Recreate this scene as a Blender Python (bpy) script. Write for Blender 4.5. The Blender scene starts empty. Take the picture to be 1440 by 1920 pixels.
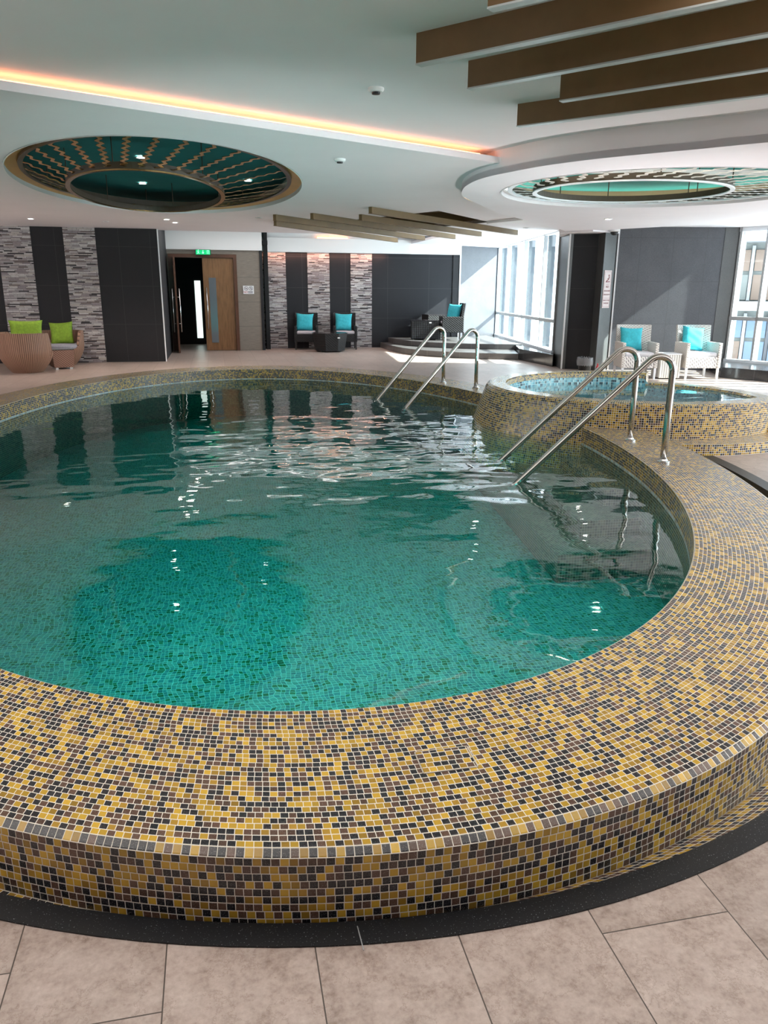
import bpy, bmesh, math, random
from math import sin, cos, pi, radians, hypot, atan2, floor, sqrt
from mathutils import Vector, Matrix
from mathutils.geometry import delaunay_2d_cdt

random.seed(7)
sc = bpy.context.scene
COL = sc.collection

# ------------------------------------------------------------------ camera
EYE = 1.5
cam_d = bpy.data.cameras.new('camera')
cam = bpy.data.objects.new('camera', cam_d)
COL.objects.link(cam)
cam_d.sensor_fit = 'HORIZONTAL'; cam_d.sensor_width = 36.0; cam_d.lens = 36.0
cam_d.clip_start = 0.05; cam_d.clip_end = 300
PITCH = math.atan2(960 - 545, 1440.0); PHI = radians(12.1445); RO = 0.006
def yawed(v):
    c, s = cos(PHI), sin(PHI)
    return Vector((v[0]*c + v[1]*s, -v[0]*s + v[1]*c, v[2]))
_f = Vector((0, cos(PITCH), -sin(PITCH))); _u = Vector((0, sin(PITCH), cos(PITCH))); _r = Vector((1, 0, 0))
_R = yawed(_r*cos(RO) + _u*sin(RO)).normalized(); _U = yawed(_u*cos(RO) - _r*sin(RO)).normalized(); _F = yawed(_f)
cam.matrix_world = Matrix(((_R.x, _U.x, -_F.x, 0), (_R.y, _U.y, -_F.y, 0), (_R.z, _U.z, -_F.z, EYE), (0, 0, 0, 1)))
sc.camera = cam

# ------------------------------------------------------------------ light
sc.view_settings.view_transform = 'Standard'; sc.view_settings.look = 'None'
sc.view_settings.exposure = 0.88; sc.view_settings.gamma = 1.0
sc.view_settings.use_curve_mapping = False
sc.cycles.use_denoising = True
sc.cycles.max_bounces = 10; sc.cycles.diffuse_bounces = 6; sc.cycles.glossy_bounces = 4
sc.cycles.transparent_max_bounces = 12; sc.cycles.transmission_bounces = 4
sc.cycles.sample_clamp_indirect = 6.0; sc.cycles.caustics_reflective = False; sc.cycles.caustics_refractive = False

world = bpy.data.worlds.new('sky'); sc.world = world; world.use_nodes = True
bg = world.node_tree.nodes['Background']
bg.inputs[0].default_value = (0.88, 0.93, 1.0, 1); bg.inputs[1].default_value = 6.0

sun_d = bpy.data.lights.new('sun', 'SUN'); sun_d.energy = 20.0; sun_d.angle = radians(0.6); sun_d.color = (1.0, 0.95, 0.88)
sun = bpy.data.objects.new('sun', sun_d); COL.objects.link(sun)
SUN_DIR = Vector((-0.95, 0.29, -0.70)).normalized()
sun.rotation_euler = SUN_DIR.to_track_quat('-Z', 'Y').to_euler(); sun.location = (12, 2, 9)

def area_light(name, x, y, z, sx, sy, power, color=(1.0, 0.96, 0.90), up=False):
    d = bpy.data.lights.new(name, 'AREA'); d.shape = 'RECTANGLE'; d.size = sx; d.size_y = sy; d.energy = power; d.color = color
    o = bpy.data.objects.new(name, d); COL.objects.link(o); o.location = (x, y, z); o.rotation_euler = (pi if up else 0, 0, 0); return o
area_light('overhead_fill_light', 1.0, 2.3, 2.80, 12.0, 2.0, 95)  # unseen overhead fill, added to brighten the near floor and rim
area_light('overhead_fill_light', -6.5, 9.0, 2.66, 1.6, 12.0, 60)  # overhead fill out of view, added for the left of the hall
area_light('overhead_fill_light', 9.2, 3.6, 2.56, 2.6, 3.0, 60, (0.93, 0.97, 1.0))  # overhead fill out of view, added on the right
area_light('upward_fill_light', -8.6, 11.0, 1.9, 0.4, 10.0, 420, (1.0, 0.98, 0.95), True)  # upward fill out of view, added to brighten the far ceiling
area_light('upward_fill_light', -8.6, 1.5, 1.9, 0.4, 7.0, 260, (1.0, 0.97, 0.95), True)  # added upward fill by the near left wall, out of view
area_light('upward_fill_light', 1.5, -3.2, 1.9, 12.0, 0.4, 35, (1.0, 0.95, 0.95), True)  # weak upward fill added behind the camera
area_light('upward_fill_light', 12.9, 3.0, 1.9, 0.4, 10.0, 350, (1.0, 0.98, 0.95), True)  # added upward fill at the right, out of view
def pool_fill(ang, power):
    # added fill light at the near pool wall, hidden under water below the rim
    x, y = 0.485+3.07*cos(ang), 7.835+5.63*sin(ang)
    d = bpy.data.lights.new('pool_fill_light', 'AREA'); d.shape = 'DISK'; d.size = 0.28; d.energy = power; d.color = (1.0, 0.88, 0.86); d.spread = radians(68)
    o = bpy.data.objects.new('pool_fill_light', d); COL.objects.link(o); o.location = (x, y, -0.18)
    aim = Vector((0.485-x, 7.835-y, 0)).normalized() + Vector((0, 0, 0.24)); o.rotation_euler = aim.to_track_quat('-Z', 'Y').to_euler()
area_light('alcove_fill_light', 2.0, 18.9, 2.98, 5.8, 1.4, 32, (1.0, 0.95, 0.93))  # hidden fill panel, added to brighten the alcove and far wall
d = bpy.data.lights.new('hot_tub_fill_light', 'AREA'); d.shape = 'DISK'; d.size = 0.2; d.energy = 26; d.color = (1.0, 0.88, 0.86)  # unseen fill added in the tub to light the ceiling slab above
o = bpy.data.objects.new('hot_tub_fill_light', d); COL.objects.link(o); o.location = (4.744-0.62, 8.278-1.15, 0.262); o.rotation_euler = Vector((0.15, 0.35, 1)).to_track_quat('-Z', 'Y').to_euler()
area_light('wall_wash_light', 2.9, 20.985, 2.44, 3.3, 0.04, 9, (1.0, 0.45, 0.28))
for a_ in (-92, -70, -114): pool_fill(radians(a_), 12)
def portal(loc, rot, sx, sy):
    d = bpy.data.lights.new('sky_portal', 'AREA'); d.shape = 'RECTANGLE'; d.size = sx; d.size_y = sy
    d.cycles.is_portal = True
    o = bpy.data.objects.new('sky_portal', d); COL.objects.link(o); o.location = loc; o.rotation_euler = rot
    return o

# ------------------------------------------------------------------ material helpers
class NT:
    def __init__(s, name):
        s.m = bpy.data.materials.new(name); s.m.use_nodes = True; s.t = s.m.node_tree; s.n = s.t.nodes
        s.b = s.n['Principled BSDF']; s.out = s.n['Material Output']
    def new(s, typ, **kw):
        n = s.n.new(typ)
        for k, v in kw.items(): setattr(n, k, v)
        return n
    def link(s, a, b): s.t.links.new(a, b)
    def _in(s, sock, v):
        if hasattr(v, 'is_linked') or isinstance(v, bpy.types.NodeSocket): s.link(v, sock)
        elif v is not None: sock.default_value = v
    def math(s, op, a, b=None, c=None, clamp=False):
        n = s.new('ShaderNodeMath', operation=op, use_clamp=clamp)
        s._in(n.inputs[0], a)
        if b is not None: s._in(n.inputs[1], b)
        if c is not None: s._in(n.inputs[2], c)
        return n.outputs[0]
    def mix(s, f, a, b, blend='MIX'):
        n = s.new('ShaderNodeMix', data_type='RGBA', blend_type=blend)
        s._in(n.inputs[0], f)
        s._in(n.inputs[6], a if isinstance(a, bpy.types.NodeSocket) else (*a, 1))
        s._in(n.inputs[7], b if isinstance(b, bpy.types.NodeSocket) else (*b, 1))
        return n.outputs[2]
    def ramp(s, f, stops, interp='CONSTANT'):
        n = s.new('ShaderNodeValToRGB'); cr = n.color_ramp; cr.interpolation = interp
        while len(cr.elements) > 1: cr.elements.remove(cr.elements[0])
        cr.elements[0].position = stops[0][0]; cr.elements[0].color = (*stops[0][1], 1)
        for p, c in stops[1:]:
            e = cr.elements.new(p); e.color = (*c, 1)
        s._in(n.inputs[0], f); return n.outputs[0]
    def obj(s): return s.new('ShaderNodeTexCoord').outputs['Object']
    def uv(s): return s.new('ShaderNodeTexCoord').outputs['UV']
    def sep(s, v):
        n = s.new('ShaderNodeSeparateXYZ'); s.link(v, n.inputs[0]); return n.outputs
    def comb(s, x, y, z=0.0):
        n = s.new('ShaderNodeCombineXYZ'); s._in(n.inputs[0], x); s._in(n.inputs[1], y); s._in(n.inputs[2], z); return n.outputs[0]
    def noise(s, v, scale, detail=3, rough=0.5, out=0):
        n = s.new('ShaderNodeTexNoise'); s._in(n.inputs['Vector'], v); n.inputs['Scale'].default_value = scale
        n.inputs['Detail'].default_value = detail; n.inputs['Roughness'].default_value = rough; return n.outputs[out]
    def white(s, v):
        n = s.new('ShaderNodeTexWhiteNoise', noise_dimensions='3D'); s.link(v, n.inputs['Vector']); return n.outputs['Value']
    def schlick(s, f0, normal=None, power=5.0, top=1.0):
        g = s.new('ShaderNodeNewGeometry'); d = s.new('ShaderNodeVectorMath', operation='DOT_PRODUCT')
        s.link(g.outputs['Incoming'], d.inputs[0]); s.link(normal if normal is not None else g.outputs['Normal'], d.inputs[1])
        c = s.math('ABSOLUTE', d.outputs['Value']); k = s.math('POWER', s.math('SUBTRACT', 1.0, c, clamp=True), power)
        return s.math('ADD', f0, s.math('MULTIPLY', k, (1.0-f0)*top), clamp=True)
    def bump(s, h, strength=0.3, dist=0.01, normal=None):
        n = s.new('ShaderNodeBump'); n.inputs['Strength'].default_value = strength; n.inputs['Distance'].default_value = dist
        s._in(n.inputs['Height'], h)
        if normal is not None: s.link(normal, n.inputs['Normal'])
        return n.outputs[0]
    def set(s, color=None, rough=None, metal=None, normal=None, spec=None, emis=None, estr=None, coat=None):
        b = s.b
        if color is not None: s._in(b.inputs['Base Color'], color if isinstance(color, bpy.types.NodeSocket) else (*color, 1))
        if rough is not None: s._in(b.inputs['Roughness'], rough)
        if metal is not None: s._in(b.inputs['Metallic'], metal)
        if normal is not None: s.link(normal, b.inputs['Normal'])
        if spec is not None: s._in(b.inputs['Specular IOR Level'], spec)
        if coat is not None: s._in(b.inputs['Coat Weight'], coat)
        if emis is not None:
            b.inputs['Emission Color'].default_value = (*emis, 1); b.inputs['Emission Strength'].default_value = estr
        return s.m

def plain(name, color, rough=0.5, metal=0.0, spec=None, nscale=None, namp=0.08, bump=0.0):
    t = NT(name)
    col = color
    if nscale:
        nz = t.noise(t.obj(), nscale, 4, 0.6)
        lo = tuple(c*(1-namp) for c in color); hi = tuple(min(1, c*(1+namp)) for c in color)
        col = t.ramp(nz, [(0.3, lo), (0.7, hi)], 'LINEAR')
        t.set(col, rough, metal, spec=spec)
        if bump: t.set(normal=t.bump(nz, bump, 0.003))
        return t.m
    return t.set(col, rough, metal, spec=spec)

def mosaic(name, stops, grout, rough=0.18, jitter=0.0, gold_bevel=True, wobble=0.0, gw=0.055, flecks=0.0):
    """square glass mosaic; the UV map counts tiles"""
    t = NT(name); uv = t.uv()
    if wobble:
        nz = t.noise(uv, 0.09, 2, 0.5, out=1)
        sub = t.new('ShaderNodeVectorMath', operation='SUBTRACT'); t.link(nz, sub.inputs[0]); sub.inputs[1].default_value = (0.5, 0.5, 0.5)
        sca = t.new('ShaderNodeVectorMath', operation='SCALE'); t.link(sub.outputs[0], sca.inputs[0]); sca.inputs['Scale'].default_value = wobble
        nz2 = t.noise(uv, 0.5, 1, 0.5, out=1)
        sub2 = t.new('ShaderNodeVectorMath', operation='SUBTRACT'); t.link(nz2, sub2.inputs[0]); sub2.inputs[1].default_value = (0.5, 0.5, 0.5)
        sca2 = t.new('ShaderNodeVectorMath', operation='SCALE'); t.link(sub2.outputs[0], sca2.inputs[0]); sca2.inputs['Scale'].default_value = wobble*0.22
        add = t.new('ShaderNodeVectorMath', operation='ADD'); t.link(uv, add.inputs[0]); t.link(sca.outputs[0], add.inputs[1])
        add2 = t.new('ShaderNodeVectorMath', operation='ADD'); t.link(add.outputs[0], add2.inputs[0]); t.link(sca2.outputs[0], add2.inputs[1])
        uv = add2.outputs[0]
    x, y, _ = t.sep(uv)
    row = t.math('FLOOR', y)
    if jitter:
        j = t.white(t.comb(row, 3.7, 1.1)); x = t.math('ADD', x, t.math('MULTIPLY', j, jitter))
    ci = t.math('FLOOR', x); fx = t.math('FRACT', x); fy = t.math('FRACT', y)
    rnd = t.white(t.comb(ci, row, 0.0)); rnd2 = t.white(t.comb(ci, row, 5.0))
    col = t.ramp(rnd, stops)
    spk = t.noise(uv, 14.0, 1, 0.6)
    val = t.math('ADD', 0.72, t.math('MULTIPLY', rnd2, 0.45))
    val = t.math('MULTIPLY', val, t.math('ADD', 0.8, t.math('MULTIPLY', spk, 0.4)))
    col = t.mix(1.0, col, t.comb(val, val, val), 'MULTIPLY')
    if flecks:
        fn = t.noise(uv, 9.0, 2, 0.7); dk = t.math('GREATER_THAN', rnd, flecks)
        fk = t.math('MULTIPLY', t.math('MULTIPLY', t.math('GREATER_THAN', fn, 0.625), dk), 0.55)
        col = t.mix(fk, col, (0.42, 0.39, 0.37))
    # grout mask
    ex = t.math('MULTIPLY', t.math('MINIMUM', fx, t.math('SUBTRACT', 1.0, fx)), 1.25); ey = t.math('MINIMUM', fy, t.math('SUBTRACT', 1.0, fy))
    e = t.math('MINIMUM', ex, ey)
    g = t.math('LESS_THAN', e, gw)
    col = t.mix(g, col, grout)
    hgt = t.math('MINIMUM', t.math('MULTIPLY', e, 6.0), 1.0)
    tilt = t.math('MULTIPLY', t.math('SUBTRACT', rnd2, 0.5), t.math('ADD', fx, fy))
    hgt = t.math('ADD', hgt, t.math('MULTIPLY', tilt, 0.35))
    r = t.math('ADD', rough, t.math('MULTIPLY', g, 0.5))
    return t.set(col, r, 0.0, normal=t.bump(hgt, 0.35, 0.0025), spec=0.6)

GOLD = (0.54, 0.33, 0.035); GOLD2 = (0.38, 0.22, 0.028); BROWN = (0.105, 0.055, 0.036); BLACK = (0.016, 0.015, 0.019)
M = {}
M['mosaic'] = mosaic('gold_brown_mosaic', [(0.0, GOLD), (0.27, GOLD2), (0.42, BROWN), (0.68, BLACK)], (0.74, 0.69, 0.60), rough=0.24, jitter=0.35, gw=0.06, flecks=0.42)
M['mosaic_spa'] = mosaic('gold_mosaic_spa', [(0.0, GOLD), (0.34, GOLD2), (0.60, BROWN), (0.76, BLACK)], (0.80, 0.76, 0.70), gw=0.075)
M['mosaic_blue'] = mosaic('blue_mosaic', [(0.0, (0.25, 0.55, 0.62)), (0.35, (0.12, 0.36, 0.46)), (0.6, (0.45, 0.68, 0.70)), (0.78, (0.03, 0.06, 0.08))], (0.62, 0.78, 0.80))
M['mosaic_teal'] = mosaic('teal_mosaic', [(0.0, (0.16, 0.44, 0.40)), (0.34, (0.09, 0.32, 0.35)), (0.60, (0.28, 0.52, 0.46)), (0.80, (0.03, 0.19, 0.06))],
                          (0.55, 0.92, 0.88), rough=0.4, wobble=4.5, gw=0.07)

M['mosaic_pale'] = mosaic('pale_waterline_mosaic', [(0.0, (0.55, 0.66, 0.66)), (0.5, (0.38, 0.55, 0.58)), (0.8, (0.45, 0.42, 0.30))], (0.75, 0.78, 0.78))
M['mosaic_step'] = mosaic('olive_step_mosaic', [(0.0, (0.17, 0.20, 0.13)), (0.4, (0.09, 0.13, 0.09)), (0.75, (0.045, 0.07, 0.055))], (0.42, 0.50, 0.42))
# water: clear body that absorbs red, mirror-like surface with small ripples
def water_mat(name, absorb, dens, amp=1.0):
    t = NT(name); t.n.remove(t.b)
    co = t.obj()
    mp = t.new('ShaderNodeMapping'); t.link(co, mp.inputs['Vector']); mp.inputs['Rotation'].default_value = (0, 0, 0.5); mp.inputs['Scale'].default_value = (1.0, 1.5, 1.0)
    n1 = t.noise(mp.outputs[0], 1.15, 2, 0.4); n2 = t.noise(mp.outputs[0], 4.5, 1, 0.5)
    h = t.math('ADD', n1, t.math('MULTIPLY', n2, 0.11))
    # the surface is livelier in the middle of the pool and by the steps
    dv = t.new('ShaderNodeVectorMath', operation='DISTANCE'); t.link(co, dv.inputs[0]); dv.inputs[1].default_value = (1.5, -0.6, 0) if amp == 1.0 else (0, 0, 0)
    k_ = t.math('SUBTRACT', 1.25, t.math('DIVIDE', dv.outputs['Value'], 4.2), clamp=True)
    h = t.math('MULTIPLY', h, t.math('ADD', 0.22, t.math('MULTIPLY', k_, 0.78)))
    nrm = t.bump(h, 1.0, 0.034*amp)
    gl = t.new('ShaderNodeBsdfGlossy'); gl.inputs['Roughness'].default_value = 0.015; t.link(nrm, gl.inputs['Normal'])
    tr = t.new('ShaderNodeBsdfTransparent'); tr.inputs[0].default_value = (1, 1, 1, 1)
    fr = t.schlick(0.021, nrm, 4.2)
    mx = t.new('ShaderNodeMixShader'); t.link(fr, mx.inputs[0]); t.link(tr.outputs[0], mx.inputs[1]); t.link(gl.outputs[0], mx.inputs[2])
    t.link(mx.outputs[0], t.out.inputs['Surface'])
    va = t.new('ShaderNodeVolumeAbsorption'); va.inputs['Color'].default_value = (*absorb, 1); va.inputs['Density'].default_value = dens
    t.link(va.outputs[0], t.out.inputs['Volume'])
    return t.m
M['water'] = water_mat('pool_water', (0.22, 0.89, 0.88), 1.35)
M['water_spa'] = water_mat('spa_water', (0.25, 0.9, 0.95), 0.8, 0.25)

# floor tiles: beige stone, long side along Y, half bond
def floor_mat():
    t = NT('beige_stone_tile'); co = t.obj(); x, y, z = t.sep(co)
    PX, PY = 0.3443, 0.6886
    xs = t.math('DIVIDE', t.math('ADD', x, 0.1897), PX); ci = t.math('FLOOR', xs); fx = t.math('FRACT', xs)
    off = t.math('MULTIPLY', t.math('FLOORED_MODULO', t.math('ADD', ci, 1.0), 4.0), 0.25)
    ys = t.math('ADD', t.math('DIVIDE', t.math('SUBTRACT', y, 1.365), PY), off)
    ri = t.math('FLOOR', ys); fy = t.math('FRACT', ys)
    ex = t.math('MULTIPLY', t.math('MINIMUM', fx, t.math('SUBTRACT', 1.0, fx)), PX)
    ey = t.math('MULTIPLY', t.math('MINIMUM', fy, t.math('SUBTRACT', 1.0, fy)), PY)
    g = t.math('LESS_THAN', t.math('MINIMUM', ex, ey), 0.0016)
    rv = t.white(t.comb(ci, ri, 2.0))
    sh = t.new('ShaderNodeVectorMath', operation='ADD'); t.link(co, sh.inputs[0]); t.link(t.comb(t.math('MULTIPLY', rv, 37.0), t.math('MULTIPLY', rv, 11.0)), sh.inputs[1])
    n1 = t.noise(sh.outputs[0], 13.0, 8, 0.68); n2 = t.noise(sh.outputs[0], 2.2, 3, 0.5); n3 = t.noise(sh.outputs[0], 70.0, 3, 0.6)
    f = t.math('ADD', t.math('MULTIPLY', n1, 0.55), t.math('ADD', t.math('MULTIPLY', n2, 0.15), t.math('MULTIPLY', n3, 0.30)))
    col = t.ramp(f, [(0.33, (0.22, 0.16, 0.13)), (0.47, (0.40, 0.32, 0.28)), (0.60, (0.50, 0.415, 0.37)), (0.72, (0.60, 0.51, 0.47))], 'LINEAR')
    # thin darker veins
    vn = t.noise(sh.outputs[0], 5.0, 8, 0.7); vv = t.math('LESS_THAN', t.math('ABSOLUTE', t.math('SUBTRACT', vn, 0.5)), 0.006)
    col = t.mix(t.math('MULTIPLY', vv, 0.35), col, (0.20, 0.13, 0.09))
    tone = t.math('ADD', 0.93, t.math('MULTIPLY', rv, 0.12)); col = t.mix(1.0, col, t.comb(tone, tone, tone), 'MULTIPLY')
    col = t.mix(g, col, (0.07, 0.055, 0.045))
    rr = t.math('ADD', 0.22, t.math('MULTIPLY', n1, 0.25))
    return t.set(col, rr, normal=t.bump(t.math('ADD', n1, t.math('MULTIPLY', n3, 0.5)), 0.3, 0.005), spec=0.5)
M['floor'] = floor_mat()

def stone_strips():
    t = NT('stacked_stone_strips'); x, y, z = t.sep(t.obj())
    PZ = 0.0235
    zr = t.math('DIVIDE', z, PZ); row = t.math('FLOOR', zr); fz = t.math('FRACT', zr)
    o = t.white(t.comb(row, 1.0, 2.0)); wv = t.white(t.comb(row, 9.0, 4.0))
    sc_ = t.math('ADD', 3.2, t.math('MULTIPLY', wv, 4.0))
    xr = t.math('ADD', t.math('MULTIPLY', x, sc_), t.math('MULTIPLY', o, 7.0)); ci = t.math('FLOOR', xr); fx = t.math('FRACT', xr)
    r = t.white(t.comb(ci, row, 3.0)); r2 = t.white(t.comb(ci, row, 8.0))
    col = t.ramp(r, [(0.0, (0.44, 0.42, 0.43)), (0.22, (0.60, 0.58, 0.58)), (0.40, (0.33, 0.29, 0.30)), (0.55, (0.50, 0.46, 0.44)), (0.68, (0.20, 0.16, 0.16)), (0.80, (0.30, 0.27, 0.29)), (0.90, (0.055, 0.05, 0.055))])
    nz = t.noise(t.obj(), 30.0, 3, 0.6); k = t.math('ADD', 0.75, t.math('MULTIPLY', nz, 0.5)); col = t.mix(1.0, col, t.comb(k, k, k), 'MULTIPLY')
    g = t.math('MAXIMUM', t.math('LESS_THAN', fz, 0.16), t.math('LESS_THAN', fx, 0.02))
    col = t.mix(g, col, (0.05, 0.045, 0.045))
    h = t.math('MULTIPLY', t.math('SUBTRACT', 1.0, g), t.math('ADD', 0.4, r2))
    return t.set(col, 0.75, normal=t.bump(h, 0.8, 0.012), spec=0.3)
M['strips'] = stone_strips()

def panel_mat(name, color, joint, pu, pz, rough=0.45, grain=0.12, axis='XZ', speck=90.0, v0=0.0, spec=0.5):
    t = NT(name); co = t.obj(); x, y, z = t.sep(co)
    if axis == 'XZ': u = t.math('DIVIDE', x, pu)
    elif axis == 'DZ': u = t.math('DIVIDE', t.math('SUBTRACT', x, y), pu*1.414)
    else: u = t.math('DIVIDE', y, pu)
    v = t.math('DIVIDE', t.math('ADD', z, v0), pz)
    fu = t.math('FRACT', u); fv = t.math('FRACT', v)
    g = t.math('MAXIMUM', t.math('LESS_THAN', fu, 0.006/pu), t.math('LESS_THAN', fv, 0.006/pz))
    n = t.noise(co, speck, 2, 0.7); n2 = t.noise(co, 2.5, 3, 0.6)
    f = t.math('ADD', t.math('MULTIPLY', n, 0.7), t.math('MULTIPLY', n2, 0.3))
    lo = tuple(c*(1-grain*2) for c in color); hi = tuple(c*(1+grain*2) for c in color)
    col = t.ramp(f, [(0.3, lo), (0.7, hi)], 'LINEAR'); col = t.mix(g, col, joint)
    return t.set(col, rough, normal=t.bump(n, 0.08, 0.002), spec=spec)
M['black_panel'] = panel_mat('charcoal_slate_panel', (0.015, 0.0145, 0.017), (0.045, 0.043, 0.045), 0.62, 0.78, rough=0.6, v0=0.0, spec=0.35)
M['slate'] = panel_mat('dark_slate_panel', (0.012, 0.012, 0.016), (0.05, 0.05, 0.055), 1.15, 0.78, rough=0.5, spec=0.35)
M['granite'] = panel_mat('grey_granite_panel', (0.07, 0.073, 0.085), (0.045, 0.045, 0.05), 0.62, 0.80, rough=0.5, grain=0.22, axis='XZ', v0=-0.1)
M['granite_far'] = panel_mat('grey_granite_panel_far', (0.06, 0.063, 0.075), (0.07, 0.07, 0.075), 0.62, 0.80, rough=0.5, grain=0.22, v0=0.0)
M['pillar'] = panel_mat('pillar_granite', (0.075, 0.077, 0.078), (0.07, 0.07, 0.07), 9.0, 9.0, rough=0.35, grain=0.15)
M['step_granite'] = panel_mat('step_granite', (0.10, 0.095, 0.095), (0.20, 0.19, 0.18), 0.6, 9.0, rough=0.3, grain=0.2)
M['sill_granite'] = panel_mat('black_polished_granite', (0.022, 0.023, 0.026), (0.07, 0.07, 0.08), 0.55, 9.0, rough=0.15, grain=0.3, axis='YZ')
M['band'] = panel_mat('black_granite_band', (0.014, 0.015, 0.018), (0.014, 0.015, 0.018), 50, 50, rough=0.38, grain=0.35, speck=160)
# white flecks in the black granite
def band_flecks():
    t = NT('black_granite_band_flecked'); co = t.obj()
    n = t.noise(co, 240.0, 2, 0.6); f = t.math('GREATER_THAN', n, 0.68)
    col = t.mix(f, (0.014, 0.015, 0.017), (0.30, 0.31, 0.33))
    return t.set(col, 0.38, spec=0.3)
M['band'] = band_flecks()
def wall_tile():
    t = NT('taupe_lined_wall_tile'); co = t.obj(); x, y, z = t.sep(co)
    nz = t.noise(t.comb(t.math('MULTIPLY', x, 3.0), y, t.math('MULTIPLY', z, 60.0)), 2.0, 4, 0.6)
    col = t.ramp(nz, [(0.3, (0.17, 0.145, 0.12)), (0.7, (0.27, 0.235, 0.20))], 'LINEAR')
    g = t.math('LESS_THAN', t.math('FRACT', t.math('DIVIDE', z, 0.6)), 0.012)
    col = t.mix(g, col, (0.10, 0.09, 0.08))
    return t.set(col, 0.6, normal=t.bump(nz, 0.2, 0.004))
M['wall_tile'] = wall_tile()
M['smear'] = plain('smeared_grout', (0.55, 0.50, 0.43), 0.7)
M['plaster'] = plain('white_ceiling_plaster', (0.85, 0.82, 0.85), 0.75, nscale=1.2, namp=0.02)
M['plaster_cool'] = plain('ceiling_plaster_cool', (0.87, 0.84, 0.88), 0.75, nscale=1.2, namp=0.02)
M['plaster_white'] = plain('white_plaster', (0.86, 0.86, 0.87), 0.7)
M['white_trim'] = plain('white_metal_trim', (0.85, 0.87, 0.9), 0.35)
M['frame_grey'] = plain('grey_window_frame', (0.38, 0.39, 0.40), 0.4)
M['frame_white'] = plain('white_window_frame', (0.80, 0.83, 0.87), 0.4)
M['fin_pale'] = plain('pale_blue_aluminium_fin', (0.055, 0.07, 0.09), 0.5)
M['beam_side'] = plain('dark_bronze_beam_side', (0.19, 0.11, 0.045), 0.5, 0.1, nscale=3.0, namp=0.15)
M['beam_edge'] = plain('pale_metal_beam_edge', (0.55, 0.58, 0.58), 0.35, 0.3)
M['beam_far'] = plain('bronze_beam', (0.15, 0.092, 0.034), 0.6, 0.0, nscale=3.0, namp=0.12)
M['brown_recess'] = plain('brown_recess_paint', (0.11, 0.072, 0.03), 0.7)
M['bronze'] = plain('polished_bronze', (0.42, 0.27, 0.11), 0.22, 1.0)
M['bronze_dark'] = plain('dark_bronze', (0.06, 0.045, 0.03), 0.3, 0.8)
M['bronze_bowl'] = plain('brushed_gold_bowl', (0.62, 0.38, 0.10), 0.35, 0.8, nscale=2.0, namp=0.1)
M['ring_body'] = plain('dark_brown_ring', (0.045, 0.028, 0.012), 0.5)
M['pale_fin'] = plain('pale_painted_fin', (0.62, 0.60, 0.57), 0.4)
M['beige_recess'] = plain('beige_recess_band', (0.32, 0.22, 0.13), 0.7)
M['silver_fin'] = plain('polished_silver_bronze', (0.62, 0.58, 0.52), 0.2, 1.0)
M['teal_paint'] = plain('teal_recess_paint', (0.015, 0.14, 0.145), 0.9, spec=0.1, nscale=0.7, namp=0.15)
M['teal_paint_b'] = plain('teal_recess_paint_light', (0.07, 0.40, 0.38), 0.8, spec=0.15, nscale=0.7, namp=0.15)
M['steel'] = plain('polished_stainless_steel', (0.60, 0.58, 0.55), 0.12, 1.0)
M['chrome'] = plain('brushed_chrome', (0.72, 0.72, 0.72), 0.22, 1.0)
def wood():
    t = NT('brown_wood_veneer'); x, y, z = t.sep(t.obj())
    n = t.noise(t.comb(t.math('MULTIPLY', x, 14.0), y, t.math('MULTIPLY', z, 1.4)), 2.0, 5, 0.6)
    col = t.ramp(n, [(0.3, (0.16, 0.075, 0.030)), (0.7, (0.28, 0.14, 0.060))], 'LINEAR'); return t.set(col, 0.35)
M['wood'] = wood()
M['wood_frame'] = plain('dark_wood_frame', (0.10, 0.038, 0.02), 0.4, nscale=4, namp=0.2)
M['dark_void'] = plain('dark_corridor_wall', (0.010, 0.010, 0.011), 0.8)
M['glass_strip'] = plain('frosted_grey_glass', (0.13, 0.15, 0.17), 0.15)
t_ = NT('lit_frosted_glass'); M['lit_glass'] = t_.set((0.7, 0.8, 0.75), 0.3, emis=(0.78, 0.93, 0.86), estr=0.8)
t_ = NT('window_glass'); t_.n.remove(t_.b)
_tr = t_.new('ShaderNodeBsdfTransparent'); _tr.inputs[0].default_value = (0.90, 0.97, 0.97, 1)
_gl = t_.new('ShaderNodeBsdfGlossy'); _gl.inputs['Roughness'].default_value = 0.02
_fr = t_.schlick(0.035, top=0.7)
_mx = t_.new('ShaderNodeMixShader'); t_.link(_fr, _mx.inputs[0]); t_.link(_tr.outputs[0], _mx.inputs[1]); t_.link(_gl.outputs[0], _mx.inputs[2]); t_.link(_mx.outputs[0], t_.out.inputs['Surface'])
M['glass'] = t_.m
def wicker(name, c1, c2, sx=55.0, sz=85.0, rough=0.55, amp=0.8):
    t = NT(name); x, y, z = t.sep(t.obj())
    a = t.math('SINE', t.math('MULTIPLY', t.math('ADD', x, y), sx)); b = t.math('SINE', t.math('MULTIPLY', z, sz))
    p = t.math('MULTIPLY', a, b); f = t.math('ADD', 0.5, t.math('MULTIPLY', p, 0.5))
    col = t.ramp(f, [(0.2, c2), (0.6, c1)], 'LINEAR')
    return t.set(col, rough, normal=t.bump(f, amp, 0.006))
def slats(name, c1, c2, s=120.0):
    t = NT(name); x, y, z = t.sep(t.obj())
    ang = t.math('ARCTAN2', y, x); a = t.math('SINE', t.math('MULTIPLY', ang, 1.0*s))
    f = t.math('ADD', 0.5, t.math('MULTIPLY', a, 0.5)); col = t.ramp(f, [(0.1, c2), (0.5, c1)], 'LINEAR')
    return t.set(col, 0.5, normal=t.bump(f, 0.8, 0.006))
M['wicker_brown'] = slats('brown_rattan', (0.36, 0.20, 0.13), (0.12, 0.06, 0.04), 90.0)
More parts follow.
